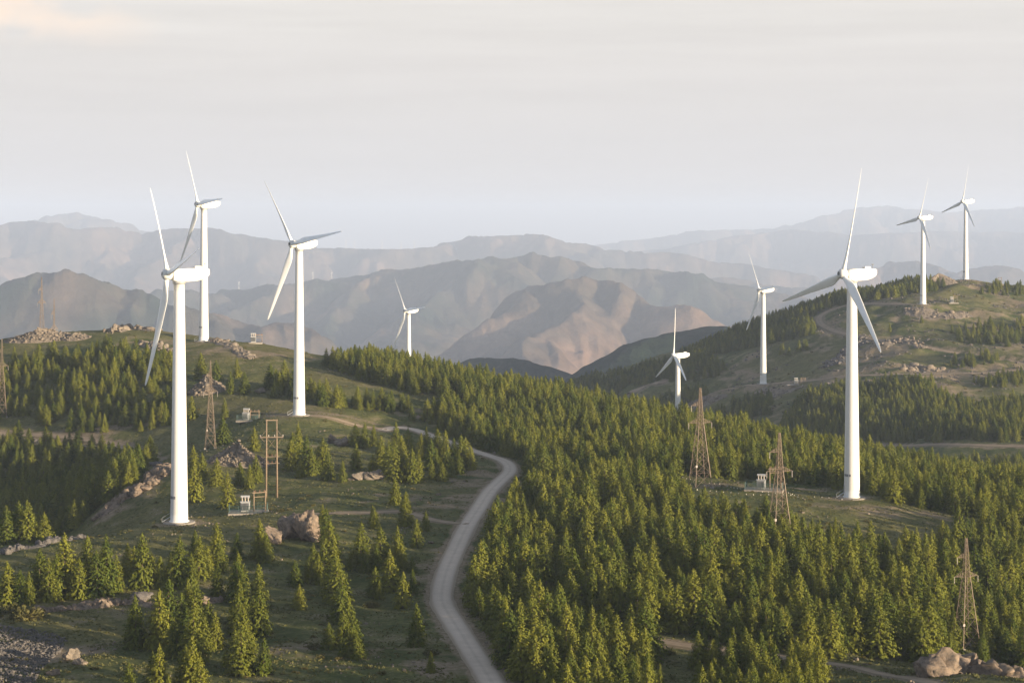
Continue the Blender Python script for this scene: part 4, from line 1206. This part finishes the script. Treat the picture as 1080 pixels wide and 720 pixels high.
# single trees and small clumps on the left: (column, row of the top, row of the foot)
Z3 = lambda l: [(x / 3.6, 520 + a / 3.6, 520 + b / 3.6) for x, a, b in l]
Z4 = lambda l: [(250 + x / 3.6, 520 + a / 3.6, 520 + b / 3.6) for x, a, b in l]
Z5 = lambda l: [(250 + x / 3.6, 340 + a / 3.6, 340 + b / 3.6) for x, a, b in l]
CLUMPS = [
 ('conifer in the shady row between the dark left forest edge and the nearest left turbine', 'trees in the row below the nearest left turbine',
  Z3([(30,260,420),(75,290,420),(110,300,420),(150,215,400),(185,250,410),(215,230,400),(245,160,385),(300,250,400),(335,165,380),(370,220,390),(405,165,380),(440,230,370),(485,190,310),(510,200,330),(540,155,360),(575,230,350)])),
 ('sunlit conifer in the row right below the nearest left turbine', 'trees right below the nearest left turbine',
  Z3([(610,240,360),(650,230,350),(680,170,350),(755,165,320),(725,230,340),(820,115,270),(833,175,300),(825,270,395),(900,150,250),(740,140,250),(790,200,310)])),
 ('slender conifer just left of the large boulder', 'pair of trees left of the large boulder', Z3([(985,100,250),(1010,150,260)])),
 ('sunlit conifer in the bright front clump at the lower left', 'front clump at the lower left',
  Z3([(515,390,590),(500,430,580),(605,370,590),(640,325,530),(660,480,620),(725,305,480),(740,340,530),(715,330,520),(735,420,640),(715,440,620),(690,380,560),(670,490,620),(795,410,570),(820,450,590),(775,470,600),(730,545,745),(705,580,730),(605,575,750),(580,600,740),(490,640,770),(640,690,800),(760,620,770)])),
 ('conifer in the tall sunlit file left of the boulder clearing', 'file of trees in the middle of the left foreground',
  Z3([(905,225,400),(900,250,420),(910,330,500),(905,385,540),(925,430,590),(915,490,690),(935,500,680),(890,520,660),(980,270,440),(985,350,540),(965,400,530),(1000,550,690),(860,590,660)])),
 ('conifer in the steep sunlit file descending right of the large boulder', 'file of trees right of the large boulder',
  Z4([(340,55,200),(350,110,260),(330,180,330),(365,165,330),(380,250,420),(370,230,390),(400,320,500),(385,350,480),(420,400,570),(405,450,590),(440,460,620),(425,490,620),(455,520,625),(350,490,590)])),
 ('dark conifer close below the large boulder', 'dark trees close below the large boulder', Z4([(290,195,330),(275,240,340),(310,230,345)])),
 ('small lone conifer on the grass below the large boulder, upper of two', None, Z4([(222,255,355)])),
 ('small lone conifer on the grass below the large boulder, lower of two', None, Z4([(235,345,440)])),
 ('conifer in the dim group between the boulder file and the road', 'trees between the boulder file and the road',
  Z4([(470,110,280),(485,190,300),(435,210,290),(545,130,275),(530,200,300),(610,130,280),(625,190,290),(580,215,370),(600,250,350),(665,240,300),(525,280,390),(540,330,400),(665,290,380)])),
 ('yellow green conifer standing alone left of the road where the side track joins', None, Z4([(628,300,435)])),
 ('stout conifer left of the road bend, second from the bottom', None, Z4([(680,420,580)])),
 ('low bushy conifer left of the road at the bottom of the photo', None, Z4([(735,600,680)])),
 ('conifer beside the side track below the low tan rocks', 'trees along the side track',
  Z4([(520,55,135),(640,10,125),(682,95,205),(715,70,145),(600,-20,40)])),
 ('conifer in the clump right of the H-frame pole', 'clump right of the H-frame pole',
  Z5([(215,420,540),(235,385,500),(265,430,575),(285,480,580),(240,515,590),(325,440,560),(345,490,600),(400,525,605),(310,470,560),(450,460,560),(515,500,570),(205,450,560)])),
 ('bushy conifer at the inner edge of the road bend', 'pair of trees inside the road bend', Z5([(600,590,690),(640,640,720),(325,690,760),(513,695,760)])),
 ('conifer in the thick clump inside the road bend', 'thick clump inside the road bend',
  Z5([(450,385,470),(485,380,475),(520,390,470),(550,430,560),(575,450,575),(605,380,480),(600,460,600),(635,500,605),(665,480,610),(690,500,600),(720,400,520),(735,440,560),(760,405,520),(755,480,580),(790,410,530),(800,480,585),(825,440,560),(850,430,560),(870,440,555),(890,470,560),(845,500,575),(700,420,520),(650,400,500),(625,430,540),(780,530,600),(740,520,595)])),
 ('conifer at the foot of the big brown stone heap', 'trees at the foot of the stone heap',
  [(205,487,528),(228,483,512),(240,498,535),(253,488,512),(263,490,515),(270,480,508),(204,470,500),(213,478,505)]),
 ('conifer on the slope between the left pylon and the third turbine', 'trees above the left transformer',
  [(203,418,442),(237,420,440),(243,392,416),(258,392,415),(285,383,410),(300,380,410),(292,390,412),(235,440,470),(268,450,475),(228,380,404),(212,372,400),(250,378,398)]),
]
TREES = []            # x, d, height, label, group
for lab, grp, pts in CLUMPS:
    for u, a, b in pts:
        q = pix(u, min(b, 764), 240, 900)
        h = max(2.2, (b - a) * q[1] / FPX * 1.03)
        TREES.append((q[0], q[1], h, lab, grp))

# the plantations, from outlines of where their feet stand
FOREST = [  # outline, depth range, spacing, height, share that stands
 ([(498,648),(512,604),(518,556),(548,528),(562,505),(556,490),(530,476),(470,452),(450,440),(470,428),(590,420),(662,432),(742,446),(800,460),(862,480),(1010,505),(1100,520),(1100,545),(1040,550),(1008,545),(900,520),(800,505),(712,500),(712,532),(800,560),(880,577),(960,587),(1012,580),(1045,558),(1100,560),(1100,706),(1010,700),(940,698),(900,694),(800,684),(740,676),(690,668),(640,662),(560,722),(540,712)], (285, 860), 4.5, (6.0, 10.2), .97),
 ([(548,712),(600,672),(640,676),(690,684),(700,730),(690,760),(560,760)], (270, 345), 4.0, (5.5, 9), .9),
 ([(735,692),(800,700),(860,708),(870,760),(730,760)], (265, 335), 3.2, (4.5, 7), .75),
 ([(322,386),(345,384),(405,378),(500,392),(596,418),(604,430),(550,430),(461,421),(405,409),(345,389)], (690, 850), 4.3, (6.5, 9.6), .98),
 ([(272,400),(310,413),(360,423),(432,431),(432,437),(350,432),(285,418)], (660, 800), 3.8, (6, 8.5), .9),
 ([(20,385),(60,378),(120,372),(180,378),(192,420),(192,474),(130,470),(60,452),(20,440),(-20,442),(-20,400)], (690, 840), 4.9, (6, 9), .75),
 ([(-30,470),(0,468),(60,474),(120,482),(160,492),(150,508),(110,530),(80,558),(60,568),(0,580),(-30,590)], (440, 720), 4.2, (6.5, 9.6), .98),
 ([(500,474),(555,486),(562,500),(600,480),(560,440),(470,430),(430,440),(440,448),(480,462)], (540, 760), 4.4, (6.2, 9.2), .95),
 # right hill
 ([(590,420),(600,408),(700,383),(800,342),(880,317),(950,303),(1000,300),(985,307),(915,317),(871,325),(852,340),(862,351),(800,366),(752,374),(729,400),(660,408),(640,430)], (1050, 1560), 4.2, (6, 9), .96),
 ([(727,392),(755,384),(765,392),(740,404),(728,402)], (1100, 1400), 5, (7, 9), .8),
 ([(820,372),(850,364),(862,370),(836,378)], (1100, 1400), 5, (6, 8), .7),
 ([(827,448),(849,418),(877,411),(919,403),(991,403),(978,414),(1024,430),(1090,427),(1090,464),(1024,464),(952,469),(891,470),(824,458)], (880, 1200), 3.9, (6, 8.8), .92),
 ([(752,438),(775,422),(812,420),(816,438),(780,446)], (1000, 1240), 4.2, (6, 8), .85),
 ([(690,428),(715,414),(750,412),(735,424),(700,440)], (1050, 1300), 4.2, (6, 8), .85),
 ([(800,470),(880,478),(940,492),(1000,492),(1090,490),(1090,525),(1000,510),(862,480)], (640, 960), 4.0, (6, 8.5), .9),
 ([(1000,350),(1040,344),(1085,340),(1085,366),(1050,366),(1010,362)], (1100, 1400), 6, (5, 8), .75),
 ([(1000,383),(1030,376),(1055,380),(1040,388),(1005,390)], (1050, 1280), 5, (5, 7.5), .85),
 ([(1020,404),(1060,396),(1090,390),(1090,404),(1050,410)], (1050, 1280), 5, (5, 7), .8),
 ([(1028,304),(1060,302),(1090,303),(1090,312),(1030,312)], (1350, 1500), 5.5, (4, 7), .8),
 ([(905,345),(945,336),(985,338),(985,352),(930,350)], (1150, 1400), 11, (3, 6), .4),
]
r = np.random.default_rng(91)
pts = []
for poly, (a, b), sp, (h0, h1), dens in FOREST:
    poly = np.array(poly, float)
    xs = np.arange(-420, 520, sp); ds = np.arange(a, b, sp)
    X, D = np.meshgrid(xs, ds); X = X + (np.arange(len(ds)) % 2)[:, None] * sp / 2
    X = X + r.normal(size=X.shape) * sp * .24; D = D + r.normal(size=D.shape) * sp * .24
    X, D = X.ravel(), D.ravel()
    keep = np.abs(X) < D * .31 + 20
    X, D = X[keep], D[keep]
    Zg = grid_at(GZ, X, D)
    U = 540 + FPX * X / D; Y = HY - FPX * Zg / D
    jit = 6.0 * fbm(X / 20, D / 20, 2, 33)
    keep = inside(U, Y + jit * 300 / D, poly) & (r.uniform(size=len(U)) < dens)
    keep &= grid_at(RD, X, D) > 1.6
    for tp in TPOS: keep &= np.hypot(X - tp[0], D - tp[1]) > 7
    gap = fbm(X / 13, D / 13, 2, 47)
    keep &= gap > -.62
    X, D = X[keep], D[keep]
    h = r.uniform(h0, h1, len(X)) * (1 + .20 * fbm(X / 30, D / 30, 2, 55))
    h *= np.where(r.uniform(size=len(X)) < .12, .62, 1)
    pts.append(np.stack([X, D, h], 1))
    # hidden from the frame but near enough to be seen from a step aside or to throw shade
pts = np.concatenate(pts)
# drop the ones standing in each other
cell = {}
kp = []
for i, (x, d, h) in enumerate(pts):
    key = (int(x / 1.7), int(d / 1.7))
    if key in cell: continue
    cell[key] = i; kp.append(i)
pts = pts[kp]
# trees outside the frame on the right and behind, whose shade falls into the view
ex = []
for _ in range(520):
    if _ < 230: x = r.uniform(88, 215); d = r.uniform(150, 235)
    else: x = r.uniform(95, 215); d = r.uniform(240, 420)
    if x < d * .30 + 4: continue
    ex.append((x, d, r.uniform(6, 9)))
# foot visibility, so that the 300 largest that show become objects of their own
def shows(x, d, h):
    q = np.linspace(.5, .985, 60) * d
    zt = grid_at(GZ, x * q / d, q) + 0.0
    top = (H(x, d) + h) / d
    return bool((zt / q < top).all()) and abs(540 + FPX * x / d - 540) < 545 and (HY - FPX * (H(x, d) + h) / d) < 722
singles = [(x, d, h, l, g) for x, d, h, l, g in TREES]
room = 296 - len(singles)
order = np.argsort(pts[:, 1] / pts[:, 2])
chosen = []
for i in order:
    if len(chosen) >= room: break
    x, d, h = pts[i]
    if shows(x, d, h): chosen.append(i)
chosen_set = set(chosen)
rest = np.array([pts[i] for i in range(len(pts)) if i not in chosen_set] + ex)
for i in chosen:
    x, d, h = pts[i]
    u = 540 + FPX * x / d; y = HY - FPX * H(x, d) / d
    if y > 672 and u < 730: lab, g = 'conifer in the front corner of the plantation where the road meets the bottom edge', 'trees in the front corner of the plantation'
    elif y > 690 and u < 900: lab, g = 'conifer in the small clump in front of the plantation track', 'clump in front of the plantation track'
    elif u < 620: lab, g = 'conifer along the road side of the right plantation', 'plantation trees along the road'
    elif u < 800: lab, g = 'conifer in the middle front of the right plantation behind the plantation track', 'plantation trees behind the track'
    elif u < 960: lab, g = 'conifer in the right front of the plantation, left of the nearest pylon', 'plantation trees left of the nearest pylon'
    else: lab, g = 'conifer in the shady hollow round the nearest pylon at the lower right', 'trees round the nearest pylon'
    singles.append((x, d, h, lab, g))
rr = random.Random(8)
for k, (x, d, h, lab, g) in enumerate(singles):
    conifer((x, d), h, k % NV if k < NV else rr.randrange(NV), rr.uniform(0, 6.28), rr.uniform(.88, 1.16), lab, g)

# the rest of the forest: one object of points that carry trees
n = len(rest)
zz = grid_at(GZ, rest[:, 0], rest[:, 1]) - .1
me = bpy.data.meshes.new('conifer_forest')
me.vertices.add(n); me.vertices.foreach_set('co', np.stack([rest[:, 0], rest[:, 1], zz], 1).astype(np.float32).ravel())
def pattr(name, typ, vals, fld='value'):
    a = me.attributes.new(name, typ, 'POINT'); a.data.foreach_set(fld, np.ascontiguousarray(vals).ravel())
wide = r.uniform(.88, 1.18, n) * rest[:, 2] / 8
pattr('tsize', 'FLOAT_VECTOR', np.stack([wide, wide, rest[:, 2] / 8], 1).astype(np.float32), 'vector')
pattr('tturn', 'FLOAT_VECTOR', np.stack([r.normal(size=n) * .03, r.normal(size=n) * .03, r.uniform(0, 6.28, n)], 1).astype(np.float32), 'vector')
pattr('tkind', 'INT', r.integers(0, NV, n).astype(np.int32))
forest = link(bpy.data.objects.new('conifer_forest', me))
tag(forest, 'dense young conifer plantations over the hills and hollows', kind='stuff')
srcs = [bpy.data.objects.get('crown')]
crowns = {}
trunk_o = None
for o in bpy.data.objects:
    if o.type == 'MESH' and o.name.split('.')[0] == 'crown' and o.data in CR and CR.index(o.data) not in crowns: crowns[CR.index(o.data)] = o
    if trunk_o is None and o.type == 'MESH' and o.data == TRK: trunk_o = o
ng = bpy.data.node_groups.new('plant_trees', 'GeometryNodeTree')
ng.interface.new_socket('Geometry', in_out='INPUT', socket_type='NodeSocketGeometry')
ng.interface.new_socket('Geometry', in_out='OUTPUT', socket_type='NodeSocketGeometry')
gi = ng.nodes.new('NodeGroupInput'); go = ng.nodes.new('NodeGroupOutput'); jn = ng.nodes.new('GeometryNodeJoinGeometry')
def named(name, typ):
    x = ng.nodes.new('GeometryNodeInputNamedAttribute'); x.data_type = typ; x.inputs['Name'].default_value = name
    return next(s for s in x.outputs if s.enabled and s.name == 'Attribute')
sz_, tn_, kd_ = named('tsize', 'FLOAT_VECTOR'), named('tturn', 'FLOAT_VECTOR'), named('tkind', 'INT')
e2r = ng.nodes.new('FunctionNodeEulerToRotation'); ng.links.new(tn_, e2r.inputs[0])
ti = ng.nodes.new('GeometryNodeObjectInfo'); ti.inputs['Object'].default_value = trunk_o; ti.transform_space = 'ORIGINAL'
for q, o in crowns.items():
    oi = ng.nodes.new('GeometryNodeObjectInfo'); oi.inputs['Object'].default_value = o; oi.transform_space = 'ORIGINAL'
    jj = ng.nodes.new('GeometryNodeJoinGeometry'); ng.links.new(oi.outputs['Geometry'], jj.inputs[0]); ng.links.new(ti.outputs['Geometry'], jj.inputs[0])
    cp = ng.nodes.new('FunctionNodeCompare'); cp.data_type = 'INT'; cp.operation = 'EQUAL'
    ins = [s for s in cp.inputs if s.enabled and s.type == 'INT']
    ng.links.new(kd_, ins[0]); ins[1].default_value = q
    ip = ng.nodes.new('GeometryNodeInstanceOnPoints')
    ng.links.new(gi.outputs[0], ip.inputs['Points']); ng.links.new(cp.outputs[0], ip.inputs['Selection']); ng.links.new(jj.outputs[0], ip.inputs['Instance'])
    ng.links.new(e2r.outputs[0], ip.inputs['Rotation']); ng.links.new(sz_, ip.inputs['Scale'])
    ng.links.new(ip.outputs[0], jn.inputs[0])
ng.links.new(jn.outputs[0], go.inputs[0])
forest.modifiers.new('trees', 'NODES').node_group = ng

# ------------------------------------------------------------------ shrubs and grass
def shrub_mesh(seed):
    r = np.random.default_rng(seed); V, F = [], []
    for q in range(620):
        dr = r.normal(size=3); dr[2] = abs(dr[2]) * .8; dr /= np.linalg.norm(dr)
        c = dr * (r.uniform(.35, 1.0) ** .5) * (1 + .3 * math.sin(3 * math.atan2(dr[1], dr[0]) + seed)); c[2] *= .8
        fw = dr + r.normal(size=3) * .6; fw /= np.linalg.norm(fw); sd = np.cross(fw, r.normal(size=3)); sd /= np.linalg.norm(sd) + 1e-9
        s = r.uniform(.07, .15); k = len(V)
        V += [c - fw * s, c + sd * s * .6, c + fw * s * 1.2, c - sd * s * .6]; F.append((k, k + 1, k + 2, k + 3))
    return np_mesh('shrub', np.array(V), np.array(F), M['shrub'])
SH = [shrub_mesh(q) for q in range(3)]
SHR = [(27, 652, 3.2, 'broad dark shrub beside the gravel at the lower left', 300, 400), (12, 645, 2.2, 'smaller dark shrub left of the broad shrub at the left edge', 300, 400),
       (455, 690, 1.4, 'low shrub on the verge left of the road near the bottom', 280, 340), (330, 683, 1.1, 'small green shrub in front of the boulder file', 280, 350),
       (393, 640, 1.6, 'tawny shrub on the rough grass left of the side track', 330, 420), (445, 660, 1.0, 'small tawny shrub left of the road bend', 300, 380),
       (700, 690, 1.7, 'rounded shrub between the two front plantation clumps', 270, 340), (820, 700, 1.3, 'low shrub beside the plantation track', 270, 340)]
for k, (u, y, s, lab, a, b) in enumerate(SHR):
    o = link(bpy.data.objects.new('shrub', SH[k % 3])); o.location = at(u, y, a, b); o.rotation_euler = (0, 0, k * 1.3); o.scale = (s, s, s * .8)
    tag(o, lab, 'shrub')
r = np.random.default_rng(98)
N = 9000
d = np.where(r.uniform(size=N) < .45, r.uniform(285, 900, N), r.uniform(1000, 1460, N)); x = (r.uniform(size=N) - .5) * (d * .62)
m = (fbm(x / 22, d / 22, 3, 19) > .12) & (grid_at(RD, x, d) > 1.0) & ~((d > 900) & (x < 60))
for tp in TPOS: m &= np.hypot(x - tp[0], d - tp[1]) > 8
x, d = x[m], d[m]; n = len(x)
bv, bf = [], []
for q in range(3):
    mm = SH[q]; cc = np.zeros(len(mm.vertices) * 3, np.float32); mm.vertices.foreach_get('co', cc); bv.append(cc.reshape(-1, 4, 3)[::6].reshape(-1, 3))
kk = len(bv[0]); bv = np.stack(bv)
sz_s = r.uniform(.25, .75, n) * np.where(d > 900, 1.5, 1.0); an = r.uniform(0, 6.28, n); ca_, sa_ = np.cos(an), np.sin(an)
vv = bv[r.integers(0, 3, n)] * 1.0
cen = vv.reshape(n, -1, 4, 3).mean(2, keepdims=True); vv = (cen + (vv.reshape(n, -1, 4, 3) - cen) * 2.2).reshape(n, kk, 3)
vv = np.stack([(vv[..., 0] * ca_[:, None] - vv[..., 1] * sa_[:, None]) * sz_s[:, None], (vv[..., 0] * sa_[:, None] + vv[..., 1] * ca_[:, None]) * sz_s[:, None], vv[..., 2] * sz_s[:, None] * .8], -1) + np.stack([x, d, grid_at(GZ, x, d)], -1)[:, None]
o = link(bpy.data.objects.new('scrub', np_mesh('scrub', vv.reshape(-1, 3), np.arange(n * kk).reshape(-1, 4), M['shrub'])))
tag(o, 'low scrub dotted over the open slopes', kind='stuff')
r = np.random.default_rng(99)
N = 130000
d = 275 + 520 * r.uniform(size=N) ** 1.5; x = (r.uniform(size=N) - .5) * (d * .60 + 20)
cl = fbm(x / 7, d / 7, 3, 15)
m = (grid_at(RD, x, d) > .2) & (cl + .25 * r.normal(size=N) > .05) & (grid_at(bare, x, d) < .55)
x, d = x[m], d[m]; n = len(x); z = grid_at(GZ, x, d)
b0 = np.stack([x, d, z - .03], 1)
V = []
for q in range(3):
    a = r.uniform(0, 6.28, n); w = r.uniform(.12, .32, n); hh = r.uniform(.08, .36, n)
    dx = np.stack([np.cos(a) * w, np.sin(a) * w, 0 * a], 1)
    tip = b0 + np.stack([r.normal(size=n) * .15, r.normal(size=n) * .15, hh], 1)
    off = np.stack([r.normal(size=n) * .12, r.normal(size=n) * .12, 0 * a], 1)
    V.append(np.stack([b0 + off - dx, b0 + off + dx, tip + off], 1))
V = np.concatenate(V).reshape(-1, 3)
o = link(bpy.data.objects.new('grass', np_mesh('grass', V, np.arange(len(V)).reshape(-1, 3), M['grass'])))
tag(o, 'rough tufted grass on the near slopes', kind='stuff')
print('trees', len(singles), 'forest', len(rest), 'grass', n)
